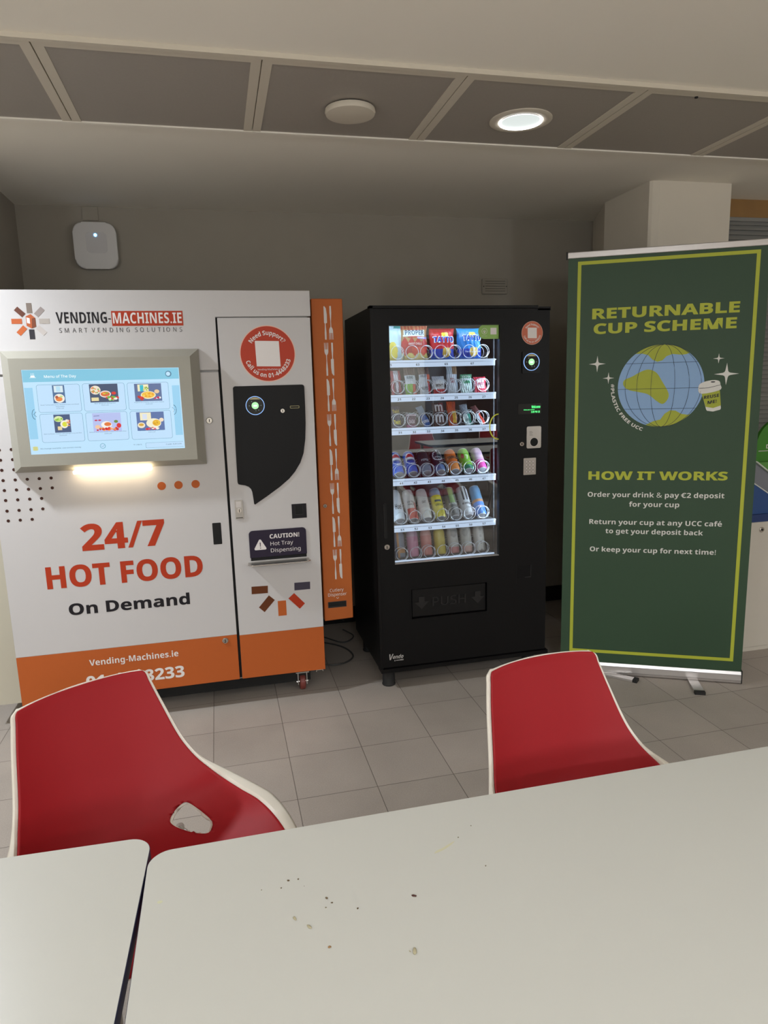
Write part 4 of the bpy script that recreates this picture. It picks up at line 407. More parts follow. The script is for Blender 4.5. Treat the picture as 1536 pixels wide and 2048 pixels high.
o = obj('screw_head', NB(lathe, [(.006, 0), (.006, -.004), (0, -.006)], c=(1.71, 2.30, ZC-.012), n=12), M_rubber); tag(o, 'tiny dark screw head in the ceiling band at the near edge of the tiles', 'screw')

# ------------------------------------------------------------------ hot food machine (white and orange)
W = 3.13
hm = thing('hot_food_machine', 'wide white and orange hot food vending machine with a touch screen', 'vending machine', (-.25, W, 0))
obj('cabinet_body', NB(box, -.915, .415, W+.02, W+.62, .13, 1.885), mat('machine_body', '#b7b3b0', .5), hm)
obj('plinth', NB(box, -.86, .36, W+.09, W+.6, .05, .13), M_dark, hm)
def slab(pts, y0, y1, r=.0015):
    bm = NB(prism, pts, y0, y1); bev(bm, r, 1); return bm
obj('top_panel', slab([(-.92, 1.564), (.018, 1.564), (.018, 1.788), (.43, 1.788), (.43, 1.896), (-.92, 1.896)], W, W+.03), M_white, hm)
ld = obj('main_door', slab([(-.925, .356), (.017, .356), (.017, 1.555), (-.925, 1.555)], W, W+.03, .001), M_white, hm)
rd = obj('service_door', slab([(.029, .350), (.424, .350), (.427, 1.782), (.027, 1.782)], W, W+.03, .001), M_white, hm)
obj('orange_band', slab([(-.925, .13), (.017, .135), (.017, .3555), (-.925, .3555)], W, W+.03, .001), M_orange, ld)
obj('orange_band', slab([(.029, .135), (.424, .133), (.424, .3495), (.029, .3495)], W, W+.03, .001), M_orange, rd)
obj('door_gap', NB(box, .017, .028, W+.012, W+.022, .137, 1.784), M_dark, hm)
y = W-.0008
# logo
lg = []
def bar(cx, cz, l, wd, ang, c):
    ca, sa = cos(ang), sin(ang)
    pts = [(cx+a*l/2*ca-b*wd/2*sa, cz+a*l/2*sa+b*wd/2*ca) for a, b in ((-1, -1), (1, -1), (1, 1), (-1, 1))]
    lg.append((NB(prism, pts, y, W), mat('logo_'+c, '#'+c, .5)))
lx, lz = -.7085, 1.773
for a, c in ((90, '7d6f65'), (45, '968a86'), (0, 'ada49c'), (-45, 'c0b7b2'), (-90, '26222b'), (-135, 'c25f28'), (180, 'bb5a28'), (135, '633220')):
    bar(lx+.0515*cos(R(a)), lz+.0515*sin(R(a)), .039, .020, R(a), c)
lg.append((NB(prism, [(-.725, 1.792), (-.706, 1.801), (-.690, 1.786), (-.690, 1.752), (-.708, 1.745), (-.725, 1.755)], y, W), mat('logo_cube', '#b6592a', .5)))
lg.append((NB(prism, [(-.703, 1.784), (-.690, 1.7865), (-.690, 1.752), (-.706, 1.745)], y-.0003, W), mat('logo_cube_side', '#7a3c1e', .5)))
lg.append((NB(prism, [(-.7225, 1.788), (-.711, 1.785), (-.711, 1.763), (-.7225, 1.766)], y-.0003, W), M_letter))
obj('sunburst_logo', lg, None, hm)
obj('red_name_panel', NB(prism, [(-.3985, 1.752), (-.114, 1.752), (-.114, 1.812), (-.3985, 1.812)], y, W), M_red_print, hm)
L_ = []
b1 = bmesh.new(); text(b1, 'VENDING-', -.612, -.402, 1.764, .044, y, .022); L_.append((b1, M_blackprint))
b1 = bmesh.new(); text(b1, 'MACHINES.IE', -.394, -.119, 1.762, .043, y-.0006, .02); L_.append((b1, M_letter))
b1 = bmesh.new(); text(b1, 'SMART VENDING SOLUTIONS', -.605, -.121, 1.727, .018, y, 0.002, 1.5); L_.append((b1, mat('grey_print', '#4b474b', .5)))
obj('name_lettering', L_, None, hm)
# slogan on the main door
def txline(name, parent, m, s_, a, b_, zb, cap, yy, bold=0., local=False, **k):
    b1 = bmesh.new(); text(b1, s_, a, b_, zb, cap, yy, bold, **k); return obj(name, b1, m, parent, local=local)
txline('opening_hours_lettering', ld, M_red_print, '24/7', -.610, -.262, .808, .117, y, .05)
txline('slogan_lettering', ld, M_red_print, 'HOT FOOD', -.766, -.112, .651, .098, y, .05)
txline('slogan_lettering', ld, M_blackprint, 'On Demand', -.691, -.180, .525, .052, y, .045)
txline('web_address_lettering', ld, M_letter, 'Vending-Machines.ie', -.632, -.250, .283, .028, y, .02)
txline('phone_lettering', ld, M_letter, '01-4448233', -.654, -.230, .180, .055, y, .045)
bm = bmesh.new()
for r_, zz in enumerate((1.26, 1.218, 1.176, 1.133, 1.091, 1.049, 1.004, .962)):
    n = (2, 2, 3, 5, 5, 4, 4, 3)[r_]
    for k in range(n):
        prism(bm, circ(-.885+.0462*k, zz, .0065, 14), y, W)
obj('dot_pattern', bm, M_dot, ld)
bm = bmesh.new()
for x in (-.259, -.188, -.115): prism(bm, circ(x, 1.072, .018, 28), y, W)
obj('orange_dots', bm, M_orange, ld)
def cam_lock(parent, x, z, yf, r=.012, name='lock'):
    b1 = NB(lathe, [(r, yf), (r, yf-.005), (r*.85, yf-.007), (r*.55, yf-.007), (r*.5, yf-.004), (0, yf-.004)], 'y', (x, 0, z), 24)
    b2 = NB(box, x-r*.12, x+r*.12, yf-.0075, yf-.004, z-r*.4, z+r*.4)
    return obj(name, [(b1, M_chrome), (b2, M_dark)], None, parent, smooth=True)
cam_lock(ld, -.036, 1.348, W, .014); cam_lock(ld, -.037, .333, W, .014)
hd = obj('recessed_handle', [(NB(box, -.055, -.021, W-.001, W+.001, .794, .889), M_dark), (NB(prism, rrect(-.057, -.019, .792, .891, .003), W-.0005, W+.001), M_blackprint)], None, ld)
# display housing
fr = [(-.793, 1.192), (-.096, 1.188), (-.096, 1.621), (-.793, 1.624)]
bk = [(-.833, 1.163), (-.060, 1.160), (-.060, 1.654), (-.833, 1.656)]
scr = [(-.750, 1.240), (-.1445, 1.238), (-.1445, 1.576), (-.750, 1.579)]
bm = bmesh.new()
F = [bm.verts.new((p[0], W-.070, p[1])) for p in fr]; B = [bm.verts.new((p[0], W-.012, p[1])) for p in bk]; B2 = [bm.verts.new((p[0], W, p[1])) for p in bk]
Sv = [bm.verts.new((p[0], W-.070, p[1])) for p in scr]; Sd = [bm.verts.new((p[0], W-.062, p[1])) for p in scr]
for i in range(4):
    j = (i+1) % 4
    bm.faces.new((B[i], B[j], F[j], F[i])); bm.faces.new((B2[i], B2[j], B[j], B[i])); bm.faces.new((F[i], F[j], Sv[j], Sv[i])); bm.faces.new((Sv[i], Sv[j], Sd[j], Sd[i]))
bm.faces.new(B2[::-1]); bm.faces.new(Sd)
dh = obj('display_housing', bm, M_grey, hm)
def em(name, h, k=1.0): return mat('screen_'+name, h, emit=k)
ys = W-.0655
parts = [(NB(prism, scr, ys, W-.060), em('bg', '#bde2fb', 1.0))]
g = em('hdr', '#7fc4de', 1.0)
parts.append((NB(prism, [(-.748, 1.530), (-.1465, 1.530), (-.1465, 1.5745), (-.748, 1.577)], ys-.0004, ys), g))
parts.append((NB(prism, [(-.747, 1.302), (-.716, 1.302), (-.716, 1.508), (-.747, 1.508)], ys-.0004, ys), em('tab', '#97cfee')))
parts.append((NB(prism, [(-.178, 1.295), (-.148, 1.295), (-.148, 1.503), (-.178, 1.503)], ys-.0004, ys), em('tab', '')))
line = em('line', '#4f8aa6')
cards = [(-.702, -.539, 1.408, 1.519), (-.529, -.366, 1.407, 1.519), (-.356, -.192, 1.406, 1.518), (-.702, -.539, 1.286, 1.402), (-.528, -.366, 1.285, 1.402), (-.355, -.191, 1.283, 1.401)]
for x0, x1, z0, z1 in cards:
    parts.append((NB(prism, rrect(x0, x1, z0, z1, .009), ys-.0004, ys), line))
    parts.append((NB(prism, rrect(x0+.0011, x1-.0011, z0+.0011, z1-.0011, .008), ys-.0008, ys), em('card', '#bfdffa')))
for cx, s_ in ((-.720, 1), (-.176, -1)):
    b1 = bmesh.new(); pts = [(cx+.0045*s_-.013*s_*cos(a), ys-.0012, 1.402+.0205*sin(a)) for a in [R(-78+156*i/16) for i in range(17)]]
    tube(b1, pts, .0009, 5); tube(b1, [(cx+.0075*s_, ys-.0012, 1.412), (cx-.0025*s_, ys-.0012, 1.402), (cx+.0075*s_, ys-.0012, 1.392)], .0009, 5)
    parts.append((b1, em('arrow', '#1f4a66')))
dk = em('text', '#35607c')
b1 = bmesh.new(); text(b1, 'Menu of The Day', -.668, -.548, 1.5455, .0105, ys-.0008, .01); parts.append((b1, em('white', '#ffffff', 1.1)))
b1 = bmesh.new()
caps = [('Roast Turkey with Gravy, Mashed Potato and Mixed', 'Vegetables', 'EUR 6.00'), ('Beef Spaghetti Bolognese', 'EUR 6.00'), ('Vegetarian Creamy Pasta with Cheese', 'EUR 6.00'), ('Keto Sunflower Chicken with Mango Curry and Rice', 'EUR 6.00'), ('Minced Beef and Sweet Potato Chilli with Rice', 'EUR 6.00'), ('Chicken Tikka Curry with Rice', 'EUR 6.00')]
for (x0, x1, z0, z1), t in zip(cards, caps):
    cx = (x0+x1)/2
    for k, s_ in enumerate(t):
        hw = min(.072, len(s_)*.0017)
        text(b1, s_, cx-hw, cx+hw, z1-.083-k*.0075, .0036, ys-.0012)
text(b1, 'No change available, use correct money', -.712, -.557, 1.2595, .0050, ys-.0012, .005)
text(b1, 'T=/B/S', -.352, -.318, 1.2595, .0045, ys-.0012); text(b1, 'Credit: EUR 0.00', -.221, -.158, 1.2555, .0050, ys-.0012, .01)
parts.append((b1, dk))
parts.append((NB(prism, rrect(-.303, -.148, 1.2455, 1.2675, .004), ys-.0004, ys), em('line', '')))
parts.append((NB(prism, rrect(-.302, -.147, 1.2463, 1.2667, .004), ys-.0008, ys), em('card', '')))
b1 = bmesh.new(); prism(b1, circ(-.473, 1.2625, .0115, 8), ys-.0008, ys); parts.append((b1, em('teal', '#62a7bd')))
b1 = bmesh.new(); prism(b1, circ(-.473, 1.2625, .0095, 8), ys-.0012, ys); parts.append((b1, em('card', '')))
b1 = bmesh.new(); tube(b1, [(-.478, ys-.0014, 1.2635), (-.474, ys-.0014, 1.2585), (-.466, ys-.0014, 1.2665)], .0009, 5); parts.append((b1, em('teal', '')))
b1 = bmesh.new()
for k in range(3): prism(b1, circ(-.731, 1.2585+k*.0052, .0105, 18, .0033), ys-.0008-.0003*k, ys)
parts.append((b1, em('coin', '#cfcf86')))
b1 = bmesh.new(); box(b1, -.7225, -.6985, ys-.0008, ys, 1.5465, 1.5475); prism(b1, [(-.719, 1.549), (-.702, 1.549), (-.704, 1.556), (-.717, 1.556)], ys-.0008, ys)
for k in range(3): box(b1, -.716+k*.005, -.715+k*.005, ys-.0008, ys, 1.558, 1.565)
parts.append((b1, em('white', '')))
parts.append((NB(prism, circ(-.188, 1.551, .0125, 24), ys-.0008, ys), em('badge', '#4b7f9c'))); parts.append((NB(prism, circ(-.189, 1.551, .0085, 24), ys-.0012, ys), em('bg', '')))
obj('screen', parts, None, dh)
# menu photographs
foods = []
def flush():
    obj('menu_picture', list(foods), None, dh); foods.clear()
def E(cx, cz, rx, rz, h, lvl):
    foods.append((NB(prism, circ(cx, cz, rx, 20, rz), ys-.0012-.0003*lvl, ys), em('f'+h, '#'+h)))
def Rk(x0, x1, z0, z1, h, lvl=0): foods.append((NB(prism, [(x0, z0), (x1, z0), (x1, z1), (x0, z1)], ys-.0012-.0003*lvl, ys), em('f'+h, '#'+h)))
rnd = random.Random(4)
def scat(cx, cz, rx, rz, cols, n, s, lvl):
    for _ in range(n):
        a = rnd.uniform(0, 2*pi); q = sqrt(rnd.random())
        E(cx+q*rx*cos(a), cz+q*rz*sin(a), s*rnd.uniform(.7, 1.2), s*rnd.uniform(.5, 1.), rnd.choice(cols), lvl+rnd.randint(0, 2))
Rk(-.643, -.597, 1.444, 1.516, '4c6d96'); Rk(-.637, -.603, 1.487, 1.513, 'd8e8ee', 1); Rk(-.628, -.613, 1.49, 1.511, 'b6def2', 2); E(-.6195, 1.463, .020, .018, 'f1eee2', 1); E(-.621, 1.46, .013, .009, 'e8843c', 2); E(-.629, 1.468, .006, .006, 'b1553a', 3); E(-.612, 1.470, .006, .004, 'bfd98e', 3)
flush(); Rk(-.503, -.393, 1.442, 1.516, '424f6c'); E(-.480, 1.492, .020, .018, 'ece2cf', 1); scat(-.480, 1.492, .015, .013, ['e88b5c', '86b04a', 'f3c38d'], 14, .004, 2); E(-.443, 1.475, .022, .014, 'e9e6df', 1); E(-.443, 1.475, .018, .010, 'd96a3a', 2); scat(-.443, 1.477, .010, .005, ['7fc02f', 'f0b23c'], 8, .003, 3); scat(-.42, 1.456, .025, .008, ['d9342b', '6fb63a', 'f1efe6'], 16, .006, 2); Rk(-.498, -.470, 1.448, 1.462, 'e7d9a4', 2); E(-.41, 1.478, .009, .006, 'd9342b', 3)
flush(); Rk(-.328, -.221, 1.441, 1.513, '5d6f98'); Rk(-.315, -.272, 1.482, 1.510, 'f0e9c0', 1); Rk(-.306, -.292, 1.482, 1.508, '2fb9cf', 2); scat(-.283, 1.490, .010, .008, ['cfd97a', '8fae3a'], 8, .004, 3); E(-.275, 1.466, .030, .016, 'f4e9c7', 2); E(-.275, 1.467, .026, .013, 'f2bf3e', 3); scat(-.275, 1.467, .02, .008, ['f7d358', 'e99c2b'], 14, .004, 4); scat(-.305, 1.456, .012, .008, ['d9342b', 'c2332b'], 6, .006, 4); scat(-.24, 1.452, .012, .006, ['c92f5c', 'f0eeea'], 6, .005, 4); E(-.240, 1.480, .010, .008, 'e8c79a', 2)
flush(); Rk(-.650, -.588, 1.325, 1.398, '44567c'); E(-.632, 1.380, .017, .012, 'dce9b0', 1); scat(-.632, 1.38, .012, .008, ['b9dc6a', '8bbf3c'], 8, .004, 2); E(-.612, 1.358, .015, .016, 'f2efdf', 1); E(-.610, 1.358, .010, .010, 'd9db35', 2); Rk(-.638, -.622, 1.335, 1.350, 'e7d29b', 1); scat(-.598, 1.362, .006, .014, ['d9442b', 'f0e8dc', 'e99c5b'], 8, .005, 2)
flush(); Rk(-.502, -.392, 1.321, 1.398, 'b5c0ee'); Rk(-.497, -.475, 1.386, 1.388, '5b5a8c', 1); E(-.489, 1.369, .006, .003, 'c2264e', 1); E(-.475, 1.369, .006, .003, 'c2264e', 1); E(-.450, 1.350, .021, .014, 'f3f1ec', 1); E(-.445, 1.352, .014, .008, 'e0793a', 2); scat(-.45, 1.332, .045, .006, ['e0352b', 'c9202c', 'f0a25b', 'eed9cf'], 24, .006, 2); E(-.402, 1.345, .009, .010, 'd92b2b', 3); E(-.412, 1.362, .008, .006, '6d8a3a', 2); E(-.485, 1.342, .010, .008, 'f0c5a0', 3)
flush(); Rk(-.330, -.220, 1.319, 1.396, '5b72a6'); Rk(-.316, -.272, 1.362, 1.394, 'efe7c4', 1); Rk(-.306, -.288, 1.366, 1.388, 'd6dff0', 2); E(-.263, 1.349, .030, .020, 'f1ecd0', 2); E(-.252, 1.350, .016, .013, 'e7b02a', 3); scat(-.252, 1.35, .012, .01, ['f0c93c', 'd69a1c'], 12, .004, 4); E(-.313, 1.342, .015, .012, 'f0e6cf', 2); E(-.313, 1.344, .010, .006, 'd6a53a', 3); scat(-.27, 1.327, .03, .004, ['c9302c', 'e04a6a', 'f3efe2'], 12, .005, 5); E(-.231, 1.362, .009, .008, 'f3ddc2', 3)
flush()
lampm = mat('warm_lamp', (1, .80, .52), emit=9)
bm = NB(box, -.603, -.289, W-.052, W-.016, 1.148, 1.164); bev(bm, .004, 2)
obj('under_screen_lamp', bm, lampm, dh)
# round support sticker
def support_sticker(parent, cx, cz, r, yf, small=False):
    b0 = NB(prism, circ(cx, cz, r, 64), yf-.0006, yf); b00 = NB(prism, circ(cx, cz, r*.97, 64), yf-.0009, yf)
    stm = M_sticker_red if not small else mat('sticker_salmon', '#c9684a', .5)
    st = obj('support_sticker', [(b0, mat('sticker_rim', '#e8b8a4', .5)), (b00, stm)], None, parent)
    bq = NB(prism, [(cx-.42*r, cz-.44*r), (cx+.44*r, cz-.46*r), (cx+.42*r, cz+.44*r), (cx-.44*r, cz+.46*r)], yf-.0013, yf)
    b1 = bmesh.new()
    arc_text(b1, 'Need Support?', cx, cz, .66*r, pi/2, 1.95, .155*r, yf-.0014, .025)
    arc_text(b1, 'Call us on 01-4448233', cx, cz, .85*r, -pi/2+.02, 2.55, .155*r, yf-.0014, .025, inside=True)
    text(b1, 'Vending-Machines.ie', cx-.4*r, cx+.42*r, cz-.585*r, .06*r, yf-.0014)
    obj('sticker_print', [(bq, M_letter), (b1, M_letter)], None, st if parent.parent is None else parent)
support_sticker(rd if False else hm, .2335, 1.629, .121, W)
# black fascia
cv = [(.074, 1.485), (.078, 1.490), (.083, 1.492), (.377, 1.492), (.384, 1.489), (.3865, 1.482), (.3865, 1.40), (.385, 1.32), (.380, 1.25), (.369, 1.185), (.352, 1.142), (.327, 1.104), (.298, 1.072), (.252, 1.036), (.196, .999), (.138, .963), (.134, .966), (.132, .99), (.130, 1.020), (.125, 1.036), (.115, 1.047), (.100, 1.054), (.080, 1.057), (.070, 1.060), (.067, 1.068), (.068, 1.2), (.071, 1.35)]
fa = obj('payment_fascia', slab(cv, W-.004, W, .001), mat('satin_black', '#0e0d0e', .5, spec=.25), rd)
yf = W-.004
def reader(parent, cx, cz, r, yf, sq=None):
    b = []
    if sq: b.append((slab(rrect(cx-sq, cx+sq, cz-sq*1.15, cz+sq*1.05, .004), yf-.006, yf, .001), mat('reader_black', '#070708', .35, spec=.2))); yf -= .006
    b.append((NB(ring, cx, cz, r*.94, r, yf-.003, yf), mat('blue_ring', (.28, .50, 1.0), emit=1.3)))
    b.append((NB(prism, circ(cx, cz, r*.94, 40), yf-.0015, yf), mat('reader_screen', '#05070c', .08)))
    seg = [(cx+r*.88*cos(a), cz+r*.88*sin(a)) for a in [R(48+84*i/12) for i in range(13)]]
    b.append((NB(prism, seg, yf-.0022, yf-.001), mat('reader_amber', (.45, .36, .16), emit=.55)))
    b.append((NB(prism, circ(cx, cz, r*.38, 28), yf-.0022, yf-.001), mat('reader_green', (.45, .95, .45), emit=1.0)))
    b.append((NB(prism, rrect(cx-r*.2, cx+r*.2, cz-r*.12, cz+r*.08, r*.04), yf-.0027, yf-.001), mat('reader_white', (.85, 1, .9), emit=1.1)))
    for dx, dz in ((.05, -.55), (.35, -.5), (-.62, .0), (.62, 0), (-.35, .45)):
        b.append((NB(prism, circ(cx+dx*r, cz+dz*r, r*.05, 8), yf-.0022, yf-.001), mat('reader_icon', (.25, .4, .35), emit=.5)))
    return obj('card_reader', b, None, parent)
reader(fa, .165, 1.406, .041, yf)
cam_lock(fa, .284, 1.379, yf, .0105)
b = [(NB(prism, rrect(.318, .360, 1.388, 1.400, .004), yf-.002, yf), mat('brass_edge', '#8a8160', .35, metal=.7)), (NB(prism, rrect(.3205, .3575, 1.3905, 1.3975, .003), yf-.0025, yf), M_dark)]
obj('note_slot', b, None, fa)
b = [(slab(rrect(.048, .083, .902, .988, .002), W-.006, W), M_steel), (slab(rrect(.053, .076, .955, .982, .002), W-.008, W, .0005), M_alu), (NB(lathe, [(.009, W-.006), (.009, W-.012), (0, W-.012)], 'y', (.066, 0, .941), 20), M_chrome), (NB(box, .0645, .0675, W-.0128, W-.0118, .934, .948), M_rubber), (NB(box, .05, .08, W-.007, W-.0055, .906, .909), M_rubber)]
obj('coin_return_plate', b, None, rd)
b = [(NB(prism, rrect(.302, .370, .886, .953, .001), W-.0012, W), M_blackprint), (NB(prism, rrect(.318, .352, .905, .945, .003), W-.0018, W), M_dark), (NB(box, .317, .353, W-.006, W-.001, .902, .906), M_rubber), (NB(box, .316, .319, W-.004, W-.001, .905, .945), M_rubber), (NB(box, .351, .354, W-.004, W-.001, .905, .945), M_rubber)]
obj('coin_cup', b, None, rd)
# dispensing flap
cf = obj('dispensing_flap', slab(rrect(.101, .362, .716, .842, .017, 8, (0, 0, 1, 1)), W-.006, W, .0012), M_navy, rd)
L1 = bmesh.new(); text(L1, 'CAUTION!', .194, .330, .801, .020, W-.0068, .045); text(L1, 'Hot Tray', .196, .300, .768, .018, W-.0068, .006); text(L1, 'Dispensing', .196, .333, .736, .018, W-.0068, .006)
tri = []
for (px, pz), a0 in (((.1495, .795), 30), ((.128, .757), 150), ((.171, .757), 270)):
    tri += [(px+.0055*cos(R(a0+k*24)), pz+.0055*sin(R(a0+k*24))) for k in range(6)]
ex = NB(prism, [(.1475, .786), (.1518, .786), (.1508, .766), (.1485, .766)], W-.0073, W-.006); prism(ex, circ(.1497, .760, .0022, 12), W-.0073, W-.006)
obj('caution_print', [(L1, M_letter), (NB(prism, tri, W-.0068, W-.006), M_letter), (ex, M_navy)], None, cf)
obj('flap_shadow_gap', NB(box, .104, .360, W-.004, W, .702, .716), M_dark, cf)
# steel tray lip under the flap
bm = bmesh.new()
tp = [(.092, W), (.368, W), (.371, W-.045), (.360, W-.060), (.345, W-.066), (.115, W-.066), (.100, W-.060), (.089, W-.045)]
prism_z(bm, tp, .692, .695)
obj('tray_lip', [(bm, M_steel), (NB(tube, [(p[0], p[1], .6935) for p in tp[1:]]+[(tp[0][0], tp[0][1], .6935)], .0024, 8), M_chrome)], None, rd)
# lower bars
bl_ = []
for pts, mm in (([(.098, .579), (.173, .577), (.171, .542), (.097, .543)], M_brown), ([(.175, .530), (.201, .505), (.151, .451), (.126, .476)], M_brown), ([(.214, .498), (.2525, .498), (.2525, .425), (.214, .425)], M_orange),
                ([(.2925, .529), (.341, .474), (.3155, .450), (.2645, .506)], M_red_print), ([(.296, .579), (.370, .578), (.369, .542), (.295, .542)], mat('slate_print', '#45404e', .6, spec=.2))):
    bl_.append((NB(prism, pts, y, W), mm))
obj('sunburst_print', bl_, None, rd)
# castors
def castor(x, yy):
    b = [(NB(lathe, [(.036, -.015), (.040, -.011), (.040, .011), (.036, .015)], 'x_', (0, 0, 0)) if False else None, None)]
    bw = bmesh.new(); prof = [(.012, -.014), (.036, -.014), (.040, -.009), (.040, .009), (.036, .014), (.012, .014)]
    rings = [[bw.verts.new((x+h, yy+r*cos(2*pi*k/28), .040+r*sin(2*pi*k/28))) for k in range(28)] for r, h in prof]
    for p, q in zip(rings, rings[1:]):
        for k in range(28): bw.faces.new((p[k], p[(k+1) % 28], q[(k+1) % 28], q[k]))
    bw.faces.new(rings[0]); bw.faces.new(rings[-1])
    c = obj('castor', [(NB(box, x-.032, x+.032, yy-.03, yy+.05, .094, .100), M_steel), (NB(box, x-.024, x-.019, yy-.018, yy+.022, .030, .094), M_steel), (NB(box, x+.019, x+.024, yy-.018, yy+.022, .030, .094), M_steel), (NB(tube, [(x-.028, yy, .040), (x+.028, yy, .040)], .006), M_chrome), (NB(lathe, [(.02, .100), (.026, .104), (.026, .13), (.02, .131)], c=(x, yy+.01, 0), n=24), M_steel)], None, hm)
    obj('wheel', bw, mat('red_brown_wheel', '#7c3a33', .45), c, smooth=False)
for x, yy in ((.320, W+.105), (-.80, W+.105), (.320, W+.52), (-.80, W+.52)): castor(x, yy)
obj('levelling_bracket', [(NB(box, .385, .418, W+.03, W+.05, .118, .130), M_steel), (NB(tube, [(.388, W+.04, .120), (.384, W+.04, .108)], .003), M_steel), (NB(tube, [(.413, W+.04, .120), (.418, W+.04, .108)], .003), M_steel)], None, hm)

# ------------------------------------------------------------------ cutlery dispenser on the machine's right side
D = W+.03
cd = thing('cutlery_dispenser', 'tall narrow orange cutlery dispenser with white knives and forks, on the white machine', 'dispenser', (.508, D, .36))
obj('casing', slab([(.436, .364), (.576, .368), (.580, 1.866), (.438, 1.866)], D, D+.13, .003), M_orange2, cd)
def knife(bm, cx, z0, z1, flip):
    n = [(-.004, 0), (.0, -.0035), (.004, .0), (.0045, .20), (.0022, .42), (.0022, .485), (.009, .50), (.0095, .75), (.006, .93), (-.002, 1.0), (-.0055, .985), (-.0055, .50), (-.0022, .485), (-.0022, .42), (-.0045, .20)]
    pts = []
    for a, t in n:
        zz = max(0, t)
        pts.append((cx+(a if not flip else -a)*.9, (z0+(z1-z0)*zz) if not flip else (z1-(z1-z0)*zz)))
    prism(bm, pts, D-.0008, D)
def fork(bm, cx, z0, z1, up):
    L = z1-z0
    pts = [(-.0035, 0), (0, -.002), (.0035, 0), (.004, .2*L), (.0014, .45*L), (.0016, .62*L), (.006, .66*L), (.0088, .72*L), (.0092, L), (.0074, L), (.0066, .80*L), (.0042, .80*L), (.0040, L), (.0022, L), (.0016, .80*L), (-.0016, .80*L), (-.0022, L), (-.0040, L), (-.0042, .80*L), (-.0066, .80*L), (-.0074, L), (-.0092, L), (-.0088, .72*L), (-.006, .66*L), (-.0016, .62*L), (-.0014, .45*L), (-.004, .2*L)]
    prism(bm, [(cx+a, (z0+max(0, t)) if up else (z1-max(0, t))) for a, t in pts], D-.0008, D)
bm = bmesh.new()
for i in range(8):
    z1 = 1.834-i*.1598; z0 = z1-.146
    if i % 2 == 0: knife(bm, .4985, z0, z1, False); fork(bm, .5235, z0, z1, False)
    else: fork(bm, .4985, z0, z1, True); knife(bm, .5255, z0, z1, True)
obj('cutlery_print', bm, mat('cutlery_white', '#d5cfcc', .5), cd)
b1 = bmesh.new(); text(b1, 'Cutlery', .4665, .5335, .508, .0155, D-.0008, .008); text(b1, 'Dispenser', .4575, .5475, .486, .0155, D-.0008, .008)
tube(b1, [(.497, D-.001, .4785), (.503, D-.001, .4725), (.509, D-.001, .4785)], .0013, 5)
obj('lettering', b1, M_letter, cd)
obj('dispensing_slot', [(NB(box, .4545, .5455, D-.001, D+.001, .428, .459), mat('slot_rim', '#54392f', .5)), (NB(box, .457, .543, D-.0016, D+.001, .431, .457), M_dark), (NB(box, .458, .542, D-.004, D, .434, .437), M_rubber)], None, cd)
cam_lock(cd, .461, .930, D, .010)

# ------------------------------------------------------------------ snack and drinks machine (black)
V = 3.09
vm = thing('snack_vending_machine', 'black snack and drinks vending machine with a lit glass front', 'vending machine', (1.13, V, 0))
GX0, GX1, GZ0, GZ1 = .772, 1.308, .634, 1.744
# body: an open shell, so the shelves can stand inside
YB = V+.62
bm = bmesh.new()
box(bm, .690, .735, V+.045, YB, .105, 1.822)      # left side
box(bm, 1.36, 1.566, V+.045, YB, .105, 1.822)      # right side (electronics)
box(bm, .735, 1.36, YB-.04, YB, .105, 1.822)       # back
box(bm, .735, 1.36, V+.045, YB-.04, 1.775, 1.822)  # roof
box(bm, .735, 1.36, V+.045, YB-.04, .105, .600)    # base
obj('cabinet_shell', bm, M_black, vm)
bm = bmesh.new()
box(bm, .735, .740, V+.06, YB-.041, .6, 1.775); box(bm, 1.3555, 1.3595, V+.06, YB-.041, .6, 1.775); box(bm, .740, 1.3555, YB-.046, YB-.041, .6, 1.775); box(bm, .740, 1.3555, V+.06, YB-.046, .600, .606)
obj('inner_liner', bm, mat('liner_dark', '#1d1d22', .4), vm)
door = [(.703, 1.814), (1.560, 1.814), (1.566, .117), (.703, .117)]
bm = bmesh.new()
def plank(x0, x1, z0, z1, y0=V, y1=V+.022): box(bm, x0, x1, y0, y1, z0, z1)
plank(.703, GX0, .117, 1.814); plank(GX1, 1.562, .117, 1.814); plank(GX0, GX1, GZ1, 1.814); plank(GX0, GX1, .117, .352); plank(GX0, .853, .352, .502); plank(1.244, GX1, .352, .502); plank(GX0, GX1, .502, GZ0)
box(bm, .703, .735, V+.022, V+.044, .117, 1.814); box(bm, 1.40, 1.562, V+.022, V+.044, .117, 1.814); box(bm, .735, 1.40, V+.022, V+.044, 1.775, 1.814); box(bm, .735, 1.40, V+.022, V+.044, .117, .352)
vd = obj('glass_door', bm, M_black, vm)
obj('door_edge_trim', [(NB(box, .689, .702, V-.004, V+.045, .112, 1.826), M_black), (NB(box, .689, 1.50, V-.004, V+.045, 1.816, 1.828), M_black), (NB(box, 1.50, 1.566, V+.0, V+.045, 1.806, 1.822), M_black), (NB(box, .692, 1.575, V-.008, V+.06, .093, .112), M_black)], None, vm)
obj('window_glass', NB(box, GX0-.005, GX1+.005, V+.012, V+.0135, GZ0-.005, GZ1+.005), glass_mat('machine_glass', (.92, .94, .96), .045), vd)
obj('window_seal', [(NB(box, GX0-.001, GX0+.004, V+.001, V+.03, GZ0, GZ1), M_rubber), (NB(box, GX0, GX1, V+.001, V+.03, GZ1-.003, GZ1+.001), M_rubber), (NB(box, GX0, GX1, V+.003, V+.03, GZ0-.001, GZ0+.003), M_alu)], None, vd)
for x in (.745, 1.50):
    for yy in (V+.07, V+.54):
        obj('foot', [(NB(lathe, [(.032, 0), (.034, .006), (.031, .012), (.031, .075), (.036, .08), (.036, .1)], c=(x, yy, 0), n=28), M_rubber)], None, vm, smooth=True)
